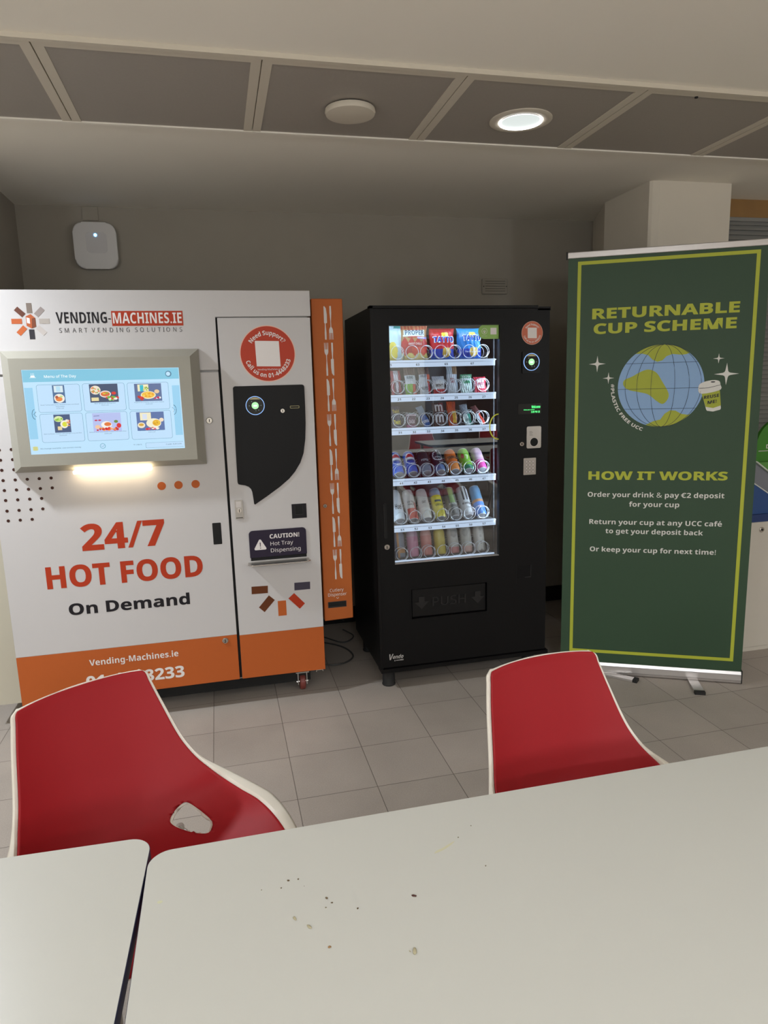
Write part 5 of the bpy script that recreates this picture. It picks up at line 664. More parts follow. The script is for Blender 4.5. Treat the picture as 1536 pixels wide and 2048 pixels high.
# pick-up flap with PUSH in relief
bm = slab([(.858, .358), (1.240, .356), (1.240, .497), (.858, .499)], V+.010, V+.02, .002)
pf = obj('pickup_flap', bm, mat('flap_black', '#0e0d0e', .4, spec=.3), vd)
obj('flap_recess', [(NB(box, .853, 1.244, V+.028, V+.038, .352, .502), M_dark), (NB(box, .846, 1.25, V-.001, V+.012, .346, .353), M_black), (NB(box, .846, .853, V-.001, V+.012, .353, .505), M_black)], None, vd)
b1 = bmesh.new(); text(b1, 'PUSH', .962, 1.134, .406, .045, V+.0075, .004)
for cx in (.906, 1.197):
    prism(b1, [(cx-.014, .458), (cx+.014, .458), (cx+.014, .432), (cx+.034, .432), (cx, .398), (cx-.034, .432), (cx-.014, .432)], V+.0065, V+.010)
o = obj('push_relief', b1, mat('flap_relief', '#1c1b1c', .3), pf)
sm = o.modifiers.new('s', 'SOLIDIFY'); sm.thickness = .003; sm.offset = 0
# controls column
support_sticker(vd, 1.472, 1.702, .054, V, small=True)
reader(vd, 1.467, 1.568, .0405, V, sq=.046)
dsp = [(NB(box, 1.403, 1.523, V-.0012, V+.001, 1.322, 1.372), mat('display_black', '#141416', .15))]
b1 = bmesh.new(); text(b1, 'Welcome', 1.472, 1.518, 1.350, .013, V-.002, .03); dsp.append((b1, mat('green_vfd', (.10, 1.0, .25), emit=1.6)))
b1 = bmesh.new(); text(b1, 'Make your choice', 1.432, 1.488, 1.341, .005, V-.002, .02); text(b1, '3.09 PM 25', 1.470, 1.516, 1.328, .009, V-.002, .03); dsp.append((b1, MC['green_vfd']))
obj('text_display', dsp, None, vd)
b = [(slab(rrect(1.448, 1.524, 1.157, 1.263, .006), V-.003, V), M_steel), (NB(prism, circ(1.487, 1.187, .0205, 28), V-.0038, V), M_dark), (NB(ring, 1.487, 1.187, .0205, .0225, V-.004, V), M_alu)]
for k in range(4): b.append((NB(box, 1.462, 1.476+.004*(k % 2), V-.0036, V-.002, 1.238-k*.006, 1.2405-k*.006), mat('engraving', '#8c8781', .5, metal=.4)))
obj('coin_plate', b, None, vd)
cam_lock(vd, 1.423, 1.180, V, .011)
b = [(slab(rrect(1.433, 1.498, 1.028, 1.110, .002), V-.003, V, .0006), M_steel)]
bk2 = bmesh.new()
for r_ in range(4):
    for c_ in range(3): prism(bk2, rrect(1.4415+c_*.0175, 1.4415+c_*.0175+.0125, 1.037+r_*.0165, 1.037+r_*.0165+.0125, .0015, 2), V-.0042, V)
obj('keypad', b, None, vd)
kk = bmesh.new()
for r_ in range(4):
    for c_ in range(3): ring(kk, 1.4478+c_*.0175, 1.0435+r_*.0165, .0056, .0067, V-.0044, V-.002, 12)
obj('keypad_keys', [(bk2, M_alu), (kk, mat('key_outline', '#4a4642', .5))], None, vd)
obj('coin_return_cup', [(NB(box, 1.40, 1.4015, V-.001, V+.001, .480, .58), M_dark), (NB(prism, rrect(1.405, 1.478, .508, .572, .003), V-.0012, V), mat('cup_black', '#0b0a0b', .6, spec=.2)), (NB(box, 1.476, 1.479, V-.005, V, .515, .572), M_rubber), (NB(box, 1.445, 1.478, V-.006, V, .508, .512), M_rubber)], None, vd)
cam_lock(vd, .738, .724, V, .0135)
obj('hinge_slot', [(NB(prism, rrect(.728, .741, .765, .935, .004), V-.001, V), M_dark), (NB(box, .7275, .7285, V-.002, V, .77, .93), mat('edge_grey', '#2d2b2c', .4))], None, vd)
b1 = bmesh.new(); text(b1, 'V', .735, .756, .156, .030, V-.001, .03, shear=.3); text(b1, 'endo', .752, .806, .160, .019, V-.001, .035, shear=.3, refcap='x' if False else 'H'); box(b1, .760, .764, V-.001, V, .147, .153); box(b1, .768, .806, V-.001, V, .149, .152); box(b1, .790, .806, V-.001, V, .1475, .154)
obj('maker_badge', b1, mat('badge_silver', '#b9b5b2', .4), vd)
# green round-ended sticker on glass
gp = rrect(1.205, 1.307, 1.678, 1.7435, .032, 10, (1, 0, 0, 1))
gs = [(NB(prism, gp, V+.0105, V+.012), mat('green_sticker', '#8fb860', .5))]
gs.append((NB(ring, 1.236, 1.713, .0125, .0138, V+.0098, V+.0105, 32), M_letter))
tb = bmesh.new()
for a in (-60, -30, 0, 30, 60): tube(tb, [(1.236, V+.010, 1.704), (1.236+.009*sin(R(a)), V+.010, 1.709+.010*cos(R(a)))], .0008, 4)
gs.append((tb, M_letter)); gs.append((NB(prism, [(1.266, 1.698), (1.296, 1.698), (1.296, 1.728), (1.266, 1.728)], V+.0100, V+.0105), M_letter))
tb = bmesh.new(); text(tb, 'GREEN ENERGY', 1.222, 1.250, 1.690, .003, V+.0098); gs.append((tb, M_letter))
obj('green_glass_sticker', gs, None, vd)
b1 = bmesh.new(); pts = [(1.3085-.001+.0+.060*(1-1)-.0 - .0455*cos(a)+.0, V+.0095, 1.268+.060*sin(a)) for a in [R(-89+178*i/28) for i in range(29)]]
tube(b1, pts, .0028, 6); obj('yellow_ring_print', b1, mat('ring_yellow', '#dfe04a', .4), vd)
# LED lighting inside
cool = (.66, .84, 1.0)
led = mat('led_strip', cool, emit=80); led2 = mat('led_strip_dim', cool, emit=26)
obj('led_strip', [(NB(box, 1.328, 1.338, V+.027, V+.034, .78, 1.75), led)], None, vm)
obj('led_strip', [(NB(box, .76, 1.32, V+.028, V+.040, 1.752, 1.760), led2)], None, vm)
obj('led_strip', [(NB(box, .742, .747, V+.030, V+.036, .78, 1.70), led2)], None, vm)
obj('led_channel', NB(box, 1.330, 1.352, V+.066, V+.090, .62, 1.77), mat('led_channel_metal', '#2f343d', .4, metal=.4), vm)
bm = bmesh.new()
for i in range(44): box(bm, 1.3195, 1.3215, V+.10, V+.101, .66+i*.0245, .673+i*.0245)
obj('shelf_upright', [(NB(box, 1.318, 1.324, V+.101, V+.115, .62, 1.76), mat('upright_dark', '#131418', .6)), (bm, mat('slot_light', '#3c3e42', .6))], None, vm)
# shelves
SZ = [1.592, 1.434, 1.279, 1.037, .810, .628]
CX = [.832+.0703*i for i in range(7)]
coil_bm = bmesh.new(); NT = 5; pts = []
for i in range(NT*22+1):
    a = 2*pi*i/22+R(-100); pts.append((.0305*cos(a), i/22*.004 if i < 22 else .004+(i-22)/22*.052, .0305*sin(a)))
tube(coil_bm, pts, .0014, 6)
M_coil = mat('coil_wire', '#e2e6ea', .3, metal=.35)
rail_m = mat('rail_emissive', (.62, .76, .95), emit=1.0); MC['rail_white'] = rail_m  # emission added so the rails read evenly bright
codes = [['61', '63', '65', '67'], ['21', '22', '23', '24', '25', '26', '27'], ['31', '32', '33', '34', '35', '36', '37'], ['41', '42', '43', '44', '45', '46', '47'], ['51', '52', '53', '54', '55', '56', '57'], []]
coil0 = None
for r_, z in enumerate(SZ):
    sm_ = mat('shelf_metal', '#77797e', .4, metal=.5)
    SY = V+.068
    b = [(NB(box, .760, 1.316, SY+.004, YB-.06, z-.010, z-.004), sm_)]
    dv = bmesh.new()
    if r_ >= 1:
        for i in range(8): box(dv, .797+.0703*i-.0008, .797+.0703*i+.0008, SY+.03, YB-.10, z-.004, z+.030)
    else:
        for x in (.867, 1.0, 1.14, 1.285): box(dv, x-.0008, x+.0008, SY+.03, YB-.10, z-.004, z+.03)
    b.append((dv, sm_))
    sh = obj('shelf', b, None, vm)
    if r_ < 5:
        h = .030
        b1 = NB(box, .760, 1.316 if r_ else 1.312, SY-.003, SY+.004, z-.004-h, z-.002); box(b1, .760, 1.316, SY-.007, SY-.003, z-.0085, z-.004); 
        st = bmesh.new(); box(st, .763, 1.31, SY-.0042, SY-.0028, z-.014, z-.0125); 
        tx = bmesh.new()
        n = len(codes[r_])
        for i, c_ in enumerate(codes[r_]):
            cx = CX[i] if n == 7 else (.790, .925, 1.065, 1.195)[i]
            text(tx, c_, cx-.0085, cx+.0085, z-.028, .010, SY-.0048, .03)
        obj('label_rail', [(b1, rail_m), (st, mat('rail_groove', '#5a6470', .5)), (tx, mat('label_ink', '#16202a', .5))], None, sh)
    else:
        tg = bmesh.new()
        for cx in CX: box(tg, cx-.011, cx+.011, SY-.001, SY+.001, z-.001, z+.010)
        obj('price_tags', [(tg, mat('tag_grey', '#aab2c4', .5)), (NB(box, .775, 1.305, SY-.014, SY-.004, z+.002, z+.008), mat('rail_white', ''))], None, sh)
    for i, cx in enumerate(CX):
        if coil0 is None:
            coil0 = obj('spiral_coil', coil_bm, M_coil, sh, local=True, smooth=True); c = coil0
        else:
            c = coil0.copy(); COL.objects.link(c); c.parent = sh
        c.location = (cx-1.13, SY+.003-V, z+.034)
        if i % 2: c.rotation_euler = (0, R(25*((i*3+r_) % 5)), 0)

# ------------------------------------------------------------------ products
def paint(bm, fn):
    lay = bm.loops.layers.color.get('print') or bm.loops.layers.float_color.get('print') or bm.loops.layers.float_color.new('print')
    for f in bm.faces:
        c = lin('#'+fn(f.calc_center_median()))
        for l in f.loops: l[lay] = (*c, 1)
def bag_y(u, v, dpt):  # u, v in -1..1 ; bulge
    return -dpt*(max(0, 1-u*u)**.55)*(max(0, 1-abs(v)**3)**.6)
def bagmesh(w, h, dpt, fn, seed=1, nu=40, nv=52):
    bm = bmesh.new(); rn = random.Random(seed); ph = rn.uniform(0, 6)
    def P(u, v, side):
        yy = bag_y(u, v, dpt)*side
        if side > 0: yy += .0022*sin(9*v+ph+3*u)*(1-abs(u))+.0012*sin(17*u+5*v+ph)
        ww = w/2*(1-.05*(1-v*v))
        return (u*ww+.0015*sin(6*v+ph), yy, (v+1)/2*h)
    for side in (1, -1):
        g = [[bm.verts.new(P(-1+2*i/nu, -1+2*j/nv, side)) for i in range(nu+1)] for j in range(nv+1)]
        for j in range(nv):
            for i in range(nu): bm.faces.new((g[j][i], g[j][i+1], g[j+1][i+1], g[j+1][i]))
    bmesh.ops.remove_doubles(bm, verts=bm.verts, dist=.00005)
    paint(bm, lambda c: fn(c.x/(w/2), c.z/h))
    return bm
def keep_obj(name, bm, m, parent, smooth=True, m2=None):
    bmesh.ops.recalc_face_normals(bm, faces=bm.faces)
    for f in bm.faces: f.smooth = smooth
    me = bpy.data.meshes.new(name); bm.to_mesh(me); bm.free(); me.materials.append(m)
    o = bpy.data.objects.new(name, me); COL.objects.link(o); o.parent = parent
    return o
def bag(cx, row, w, h, dpt, fn, label, cat='crisp packet', texts=(), tilt=12, yaw=0, y0=.040, seed=1, name='crisp_packet', group=None, roll=0):
    t = thing(name, label, cat, (cx, V+.078+y0, SZ[row]-.004), group=['crisp packets on the top shelf', 'snacks on the second shelf', 'snacks on the third shelf'][row])
    t.rotation_euler = (R(-tilt), R(roll), R(yaw))
    keep_obj('wrapper', bagmesh(w, h, dpt, fn, seed), M_printed, t)
    for q_, (s_, x0, x1, zb, cap, col, bold) in enumerate(texts):
        b1 = bmesh.new()
        text(b1, s_, x0, x1, zb, cap, 0, bold, fn=lambda X, Z: (X, bag_y(X/(w/2), 2*Z/h-1, dpt)-.003-.001*q_, Z))
        obj('print_lettering', b1, mat('ink_'+col, '#'+col, .5), t, local=True)
    return t
def hx(a, b, t): return b if t else a
# row 1 : big bags
bag(.800, 0, .142, .172, .026, lambda u, v: 'e8d24e' if (u-.25)**2+(v-.22)**2*1.2 < .10 else ('8fa05a' if v < .48 and u < .1 else ('2f8f8a' if (u > .35 and .86 < v < .95 and u < .85) else 'c3dbe2')), 'pale blue crisp packet at the left end of the top shelf, cut by the frame', texts=[('11', -.035, -.005, .115, .026, '1f4a55', .03)], seed=2, tilt=4)
def proper(u, v):
    if v > .86: return 'a8402c' if (int(u*9) % 2) else 'b97a52'
    if abs(u+.02) < .74 and .68 < v < .84: return 'e6eef2'
    if .2 < u < .9 and .60 < v < .66: return '9a8fd0'
    if v > .66-.16*abs(((u*2.2) % 1)-.5)*2: return 'b08a5c' if abs(u) > .5 or v < .64 else 'b8402c'
    if v < .22 and (v < .12+.10*abs(sin(u*5))): return 'e9d37a'
    if v < .36 and u > -.2: return 'e0452c'
    return 'b8221e'
bag(.923, 0, .138, .165, .030, proper, 'red and tan popped-chips packet with a white name panel, top shelf', texts=[('PROPER', -.046, .046, .117, .022, '1f5068', .02), ('CHIPS', .010, .045, .101, .006, 'f2eef8', .02), ('SWEET CHILLI', -.032, .032, .072, .009, 'f3e9e4', .02)], seed=3, tilt=3)
def tay(base, base2):
    def f(u, v):
        if v > .86: return base2
        if (u-.15)**2*1.4+(v-.80)**2*9 < .10: return 'e6cf3e'
        if v < .38 and (u-.25)**2*1.2+(v-.25)**2*5 < .14: return 'd9b24a'
        if v < .34: return '1b3fb0' if v > .1 else '2f74d8'
        return base
    return f
bag(1.063, 0, .126, .148, .028, tay('cf2328', 'b52226'), 'red crisp packet with blue name lettering, left of the bright blue packet', texts=[('TAYTO', -.051, .055, .080, .030, 'e8eefa', .09), ('TAYTO', -.047, .051, .083, .024, '1c4fc0', .03)], seed=4, tilt=3)
bag(1.200, 0, .126, .148, .028, tay('1f7fd0', '2a9ae0'), 'bright blue crisp packet at the right end of the top shelf', texts=[('TAYTO', -.041, .057, .086, .030, 'dfeafa', .09), ('TAYTO', -.037, .053, .089, .024, '173fae', .03), ('The Original Irish', -.03, .05, .033, .007, 'e8eefa', .02)], seed=5, tilt=3)
bag(1.01, 0, .10, .118, .02, lambda u, v: 'b81f26', 'plain red crisp packet lying deeper, behind the red named packet', seed=6, tilt=20, y0=.13)
# generic stripe painters
def bars(*st):  # (v limit, colour)
    def f(u, v):
        for lim, c in st:
            if v < lim: return c
        return st[-1][1]
    return f
R2 = [(.052, .118, lambda u, v: 'a8404a' if abs(u) > .45 else ('d9d2d6' if v > .5 else ('c9c2c8' if (abs(u-.1) < .25 and v > .1) else '5e2e34')), 'slim red and white wafer bar at the left end of the second shelf', [('KITKAT', -.012, .014, .06, .010, '8a2430', .02)]),
      (.056, .130, lambda u, v: '6d5a52' if v > .72 else ('e8eef0' if v > .38 else ('8fd04a' if u < .3 else 'd9503a')), 'snack bar in white, green and orange wrapper, second from left, second shelf', [('BUENO', -.018, .012, .075, .012, '2f5a66', .02)]),
      (.056, .130, lambda u, v: '6d5a52' if v > .74 else ('e0603a' if (u > .45 and v > .4) else ('d8324a' if u > .55 else 'e4eaf0')), 'white bar with an orange corner and red side stripe, third on second shelf', [('FRUIT', -.02, .010, .080, .012, '3a4a66', .02), ('NUTS', -.02, .012, .020, .014, '3a3a46', .02)]),
      (.062, .086, lambda u, v: 'c9cfd8' if v > .75 else ('d8323a' if v < .25 else 'eef0f0'), 'squat white packet with red foot in the middle of the second shelf', [('MINTS', -.017, .021, .033, .013, '4a3a1e', .03)]),
      (.054, .142, lambda u, v: ('8a6a4a' if u > 0 else 'b9c6d0') if v > .66 else ('d9e0e8' if u < .6 else 'aab8c8'), 'tall clear-topped oat bar with brown contents, second shelf', [('nutri', -.012, .006, .05, .03, 'a8323c', .02)]),
      (.060, .092, lambda u, v: '5fae84' if v > .78 else ('3f9a70' if (.5 < v < .66 and abs(u) < .6) else 'd5ece6'), 'mint green and white gum packet, second from right, second shelf', [('EXTRA', -.02, .02, .074, .010, 'eef6f2', .03)]),
      (.064, .078, lambda u, v: 'd8384e' if (v > .8 or abs(u) > .6 or v < .25) else 'f0d5da', 'pink and red sweet packet at the right end of the second shelf', [('SWEET', -.017, .017, .036, .012, 'b02a40', .03)])]
for i, (w_, h_, f_, lb, tx) in enumerate(R2):
    bag(CX[i]+.001, 1, w_, h_, .011, f_, lb, 'snack packet', tx, tilt=14, y0=.030, seed=20+i, name='snack_packet')
R3 = [(.046, .115, lambda u, v: '4a4258', 'dark purple chocolate bar with yellow lettering, left end of third shelf', [('Twirl', -.016, .016, .015, .022, 'e6d83a', .04), ('Twirl', -.016, .016, .072, .02, 'c9b23a', .02)], 28, 0),
      (.052, .066, lambda u, v: 'b04a86' if v < .18 else ('d9c0cc' if v > .85 else '6e4a5c'), 'small dark pink sweet packet, second from left, third shelf', [('DAIM', -.014, .014, .018, .018, 'd9c5d2', .03)], 16, 0),
      (.034, .120, lambda u, v: '2a68b8' if v < .55 else '9fb0c4', 'blue biscuit bar leaning back, third from left, third shelf', [('OREO', -.013, .014, .020, .014, 'e8eef6', .03)], 34, -16),
      (.058, .118, lambda u, v: '5a3a34' if v < .55 else ('7a3036' if u > .2 else '4e332e'), 'brown chocolate sweets packet with big white letter, middle of third shelf', [('m', -.020, .022, .018, .050, 'e6e2e6', .05), ('m', -.018, .020, .072, .045, 'd5ccc8', .03)], 18, 0),
      (.046, .125, lambda u, v: 'c9501c' if u < .2 else 'a83a16', 'orange chocolate bar with yellow lettering on the third shelf', [('CRUNCHY', -.002, .018, .012, .06, 'f2d230', .03)], 22, 0),
      (.040, .118, lambda u, v: ('dff0ec' if u < .2 else '3fa08c') if v < .5 else '8f9aa4', 'white and teal bar leaning back, second from right, third shelf', [('MINT', -.013, .010, .02, .012, '2f6a66', .02)], 32, -8),
      (.030, .115, lambda u, v: ('d94a34' if u > 0 else 'e6e8f2') if v < .55 else '7a4a48', 'thin red and white bar leaning back, right end of third shelf', [], 36, -16)]
for i, (w_, h_, f_, lb, tx, tl, rl) in enumerate(R3):
    bag(CX[i]+(.012 if rl else 0), 2, w_, h_, .010, f_, lb, 'snack packet', tx, tilt=tl, y0=.028, seed=40+i, name='snack_packet', roll=rl)
# cans: axis leans back from the shelf front
M_canend = mat('can_end', '#c9cbce', .35, metal=.45)
def canmesh(r, h, fn, n=40, m=36):
    bm = bmesh.new(); prof = [(r*.80, 0), (r*.84, .001), (r, .010)]+[(r, .010+(h-.024)*k/m) for k in range(1, m+1)]+[(r*.86, h)]
    rings = [[bm.verts.new((a*cos(2*pi*k/n), a*sin(2*pi*k/n), z)) for k in range(n)] for a, z in prof]
    for A, B_ in zip(rings, rings[1:]):
        for k in range(n): bm.faces.new((A[k], A[(k+1) % n], B_[(k+1) % n], B_[k]))
    paint(bm, lambda c: fn(atan2(c.x, -c.y), c.z/h))
    return bm
def can(cx, row, r, h, fn, label, texts=(), tilt=47, y0=.016, name='drink_can', cat='drink can'):
    tl = R(tilt)
    # lowest point of the tilted base rests on the shelf
    t = thing(name, label, cat, (cx, V+.068+y0+r*cos(tl)*.6, SZ[row]-.004+r*sin(tl)*.82), group='drink cans on the fourth shelf' if row == 3 else 'drink cans on the fifth shelf')
    t.rotation_euler = (-tl, 0, 0)
    keep_obj('can_body', canmesh(r, h, fn), M_printed, t)
    b1 = NB(lathe, [(0, .010), (r*.62, .007), (r*.72, .0), (r*.80, -.001), (r*.84, .001)], n=32)
    obj('can_base', b1, M_canend, t, local=True, smooth=True)
    b1 = NB(lathe, [(r*.86, h-.001), (r*.88, h+.002), (r*.80, h+.002), (r*.78, h-.003), (0, h-.003)], n=32)
    obj('can_lid', b1, M_canend, t, local=True, smooth=True)
    for s_, x0, x1, zb, cap, col, bold in texts:
        b1 = bmesh.new(); text(b1, s_, x0, x1, zb, cap, 0, bold, fn=lambda X, Z: ((r+.0008)*sin(X/r), -(r+.0008)*cos(X/r), Z))
        obj('can_lettering', b1, mat('ink_'+col, '#'+col, .5), t, local=True)
def pep(base):
    def f(a, v):
        dx, dz = a*.9, (v-.62)*3.4
        q = dx*dx+dz*dz
        if q < .62: return 'c8323c' if dz > .25 else ('e6e8f0' if dz > -.25 else '2a4fb0')
        if q < .8: return 'dfe3ea'
        return base
    return f
cans4 = [(pep('2a5fd0'), 'bright blue cola can with round emblem, left end of the fourth shelf', [('PEPSI', -.018, .018, .066, .009, '20305a', .03)]),
         (pep('3a62c0'), 'blue cola can with round emblem, second from left, fourth shelf', [('PEPSI', -.018, .018, .066, .009, '20305a', .03)]),
         (lambda a, v: '2a2e36' if v > .3 else '6f7f90', 'dark grey cola can third from left on the fourth shelf', [('PEPSI', -.018, .018, .060, .012, 'b9c0c8', .03)]),
         (lambda a, v: ('dfe3ea' if abs((a*.9)**2+((v-.7)*3.4)**2-.6) < .12 else '1d2336') if v > .25 else '4a6a9a', 'black and navy cola can with a thin round emblem, fourth shelf', [('PEPSI', -.016, .016, .076, .008, 'cfd4dc', .03)]),
         (lambda a, v: 'd96a20' if v > .3 else 'e88a3a', 'orange soft drink can with black lettering on the fourth shelf', [('TANGO', -.026, .026, .064, .018, '1a1512', .05)]),
         (lambda a, v: '1f7a58' if v < .16 else ('a83a3a' if ((a+.6)**2+((v-.62)*3.2)**2 < .12) else '7fb83a'), 'green soft drink can with a red spot on the fourth shelf', [('7', -.004, .010, .055, .03, 'e6f0d8', .03)]),
         (lambda a, v: 'd6489a' if v < .4 else 'c5a5b6', 'pink soft drink can at the right end of the fourth shelf', [('ZERO', -.004, .020, .030, .014, 'e6e2ea', .03)])]
for i, (f_, lb, tx) in enumerate(cans4): can(CX[i]-.002+.004*(i > 3), 3, .0285, .128, f_, lb, tx)
cans5 = [(lambda a, v: 'dde6ec' if v < .4 else 'c9ccd0', 'white tall can with upright black lettering, left end of the fifth shelf', [('Huel', -.014, .018, .052, .030, '20242a', .05)]),
         (lambda a, v: 'c04a38' if (v < .34 and a > -.9) else ('b0403a' if (v < .55 and a > .5) else 'd8cec6'), 'cream tall can with red fruit print, second from left, fifth shelf', [('ICE TEA', -.018, .016, .088, .010, '4a3a34', .03), ('PEACH', -.016, .014, .074, .009, '4a3a34', .03)]),
         (lambda a, v: 'd8d6cc' if v < .35 else ('b9564a' if a > 1.0 and v > .5 else 'c9c2ba'), 'pale cream tall can, third from left on the fifth shelf', [('OAT', -.014, .006, .080, .014, '6a5f58', .03)]),
         (lambda a, v: '7f98a8' if v > .74 else ('4a5258' if (.5 < v < .58 and abs(a) < .7) else 'd9c832'), 'yellow tall can with grey panels in the middle of the fifth shelf', [('JUICED', -.018, .018, .060, .012, '3a4a44', .03)]),
         (lambda a, v: '6a6a68' if v < .4 else ('8faa6a' if (abs(a) < .4 and v > .45) else '5a5b58'), 'dark grey energy drink can with a green claw mark, fifth shelf', [('MONSTER', -.022, .022, .062, .010, 'd6d6d2', .03)]),
         (lambda a, v: 'c2c2c2' if not (v > .5 and abs(abs(a)-.35) < .14) else '3a3a3c', 'silver white energy drink can with dark claw marks on the fifth shelf', [('MONSTER', -.022, .022, .058, .011, '3a3a3a', .03)]),
         (lambda a, v: '5f88a8' if v > .5 else ('b8845a' if v > .42 else '3f78c0'), 'blue energy drink can at the right end of the fifth shelf', [('ZERO', -.014, .014, .034, .012, 'e3c6d6', .03)])]
for i, (f_, lb, tx) in enumerate(cans5): can(CX[i]-.004+.004*(i > 3), 4, .0285 if i not in (0,) else .031, .165, f_, lb, tx, tilt=42)
# bottles, bottom shelf
def bottle(cx, r, h, fn, capc, label):
    t = thing('drink_bottle', label, 'drink bottle', (cx, V+.068+.05, SZ[5]-.002+r*sin(R(16))), group='drink bottles on the bottom shelf')
    t.rotation_euler = (-R(16), 0, 0)
    bm = bmesh.new(); n = 32
    prof = [(r*.85, 0), (r, .006)]+[(r, .006+(h*.66-.006)*k/24) for k in range(1, 25)]+[(r*.93, h*.72), (r*.7, h*.80), (r*.42, h*.87), (r*.40, h*.91)]
    rings = [[bm.verts.new((a*cos(2*pi*k/n), a*sin(2*pi*k/n), z)) for k in range(n)] for a, z in prof]
    for A, B_ in zip(rings, rings[1:]):
        for k in range(n): bm.faces.new((A[k], A[(k+1) % n], B_[(k+1) % n], B_[k]))
    bm.faces.new(rings[0]); paint(bm, lambda c: fn(atan2(c.x, -c.y), c.z/h))
    keep_obj('bottle_body', bm, M_printed, t)
    obj('bottle_cap', NB(lathe, [(r*.46, h*.91), (r*.48, h*.915), (r*.48, h*.985), (r*.42, h*1.0)], n=24), mat('cap_'+capc, '#'+capc, .45), t, local=True, smooth=True)
bt = [(lambda a, v: '33527a' if a < -.5 else ('b0742c' if (.15 < v < .3 or (a < -.1)) else '6e7480'), '2a4a78', 'dark blue and amber bottle at the left end of the bottom shelf'),
      (lambda a, v: 'c07a92' if v < .62 else 'b893a0', 'b0647e', 'rose pink bottle, second from left on the bottom shelf'),
      (lambda a, v: 'b8685e' if v < .6 else 'c28a7e', 'a8554c', 'salmon red bottle, third from left on the bottom shelf'),
      (lambda a, v: 'c2ac34' if v < .7 else 'b0a050', 'a89a2c', 'mustard yellow bottle in the middle of the bottom shelf'),
      (lambda a, v: 'b06a68' if v < .2 else ('8a857c' if ((a*.9)**2+((v-.62)*4)**2 < .3) else 'b5aea4'), 'a8a49c', 'pale grey bottle with a round mark and red foot, bottom shelf'),
      (lambda a, v: 'c0998c' if v < .2 else ('9a978c' if ((a+.4)**2+((v-.62)*4)**2 < .3) else 'b3aea2'), 'b5b2aa', 'pale cream bottle, second from right on the bottom shelf'),
      (lambda a, v: '8f8a80' if (abs(a) < .25 and (int(v*14) % 3 == 0)) else 'b8b1a6', 'c2bdb4', 'pale bottle with a column of dots, right end of the bottom shelf')]
for i, (f_, cc, lb) in enumerate(bt): bottle(CX[i], .0285, .165, f_, cc, lb)

# ------------------------------------------------------------------ roll-up banner
TH = R(-27.62)
dB = Vector((cos(TH), sin(TH), 0)); P2 = Vector((2.383, 2.653, 0)); P0 = P2-dB*.85
bn = thing('rollup_banner', 'tall green roll-up banner about a returnable cup scheme on an aluminium base', 'banner', tuple(P0), TH)
M_bg = mat('banner_green', '#2f4a33', .55, noise=.02)
M_lime = mat('banner_lime', '#b6bd38', .55)
M_cream = mat('banner_white', '#e2e0da', .55)
def BO(name, bm, m, parent=None, **k): return obj(name, bm, m, parent or bn, local=True, **k)
fb = BO('fabric', NB(box, 0, .85, .0055, .0065, .055, 2.035), M_bg)
bm = NB(box, -.004, .854, -.001, .012, 2.030, 2.058); bev(bm, .003, 2)
tr_ = BO('top_rail', bm, M_alu)
BO('end_cap', [(NB(box, -.010, -.004, -.002, .013, 2.028, 2.060), M_rubber), (NB(box, .854, .860, -.002, .013, 2.028, 2.060), M_rubber)], None, tr_)
prof = [(-.002, .006), (-.004, .020), (-.002, .048), (.004, .062), (.012, .067), (.040, .067), (.085, .045), (.092, .02), (.088, .006)]
bm = bmesh.new(); A = [bm.verts.new((0, p[0], p[1])) for p in prof]; B_ = [bm.verts.new((.85, p[0], p[1])) for p in prof]
for i in range(len(prof)): j = (i+1) % len(prof); bm.faces.new((A[i], A[j], B_[j], B_[i]))
bm.faces.new(A[::-1]); bm.faces.new(B_)
cs = BO('base_cassette', bm, M_alu)
BO('end_cap', [(NB(box, -.005, 0, -.004, .092, .004, .067), M_rubber), (NB(box, .85, .855, -.004, .092, .004, .067), M_rubber)], None, cs)
BO('groove_line', [(NB(box, .0, .85, -.0045, -.003, .018, .020), mat('groove_grey', '#8c8886', .4, metal=.5)), (NB(box, 0, .85, -.0035, -.002, .047, .0485), MC['groove_grey'])], None, cs)
BO('support_pole', NB(tube, [(.425, .03, .06), (.425, .02, 2.04)], .008), M_alu)
def foot_(p0, p1, wd):
    p0, p1 = Vector((*p0, 0)), Vector((*p1, 0)); d_ = (p1-p0).normalized(); n_ = Vector((-d_.y, d_.x, 0))*wd/2; e = p1-d_*.022
    b1 = NB(prism_z, [tuple((p0-n_)[:2]), tuple((e-n_)[:2]), tuple((e+n_)[:2]), tuple((p0+n_)[:2])], .002, .012)
    b2 = NB(prism_z, [tuple((e-n_*1.03)[:2]), tuple((p1-n_*1.03)[:2]), tuple((p1+n_*1.03)[:2]), tuple((e+n_*1.03)[:2])], .0, .014)
    f_ = BO('foot', b1, M_alu); BO('foot_cap', b2, M_rubber, f_)
foot_((.628, .06), (.640, -.160), .046); foot_((.13, .03), (.372, -.062), .040)
yb = .005
def bp(bm, pts, lvl=0): prism(bm, pts, yb-.0005*(lvl+1), yb+.0005)
x0, x1, z0, z1, t_ = .043, .811, .113, 2.015, .0155
bm = bmesh.new(); bp(bm, [(x0, z0), (x1, z0), (x1, z0+t_), (x0, z0+t_)]); bp(bm, [(x0, z1-t_), (x1, z1-t_), (x1, z1), (x0, z1)]); bp(bm, [(x0, z0+t_), (x0+t_, z0+t_), (x0+t_, z1-t_), (x0, z1-t_)]); bp(bm, [(x1-t_, z0+t_), (x1, z0+t_), (x1, z1-t_), (x1-t_, z1-t_)])
BO('lime_border', bm, M_lime, fb)
yt = yb-.0012
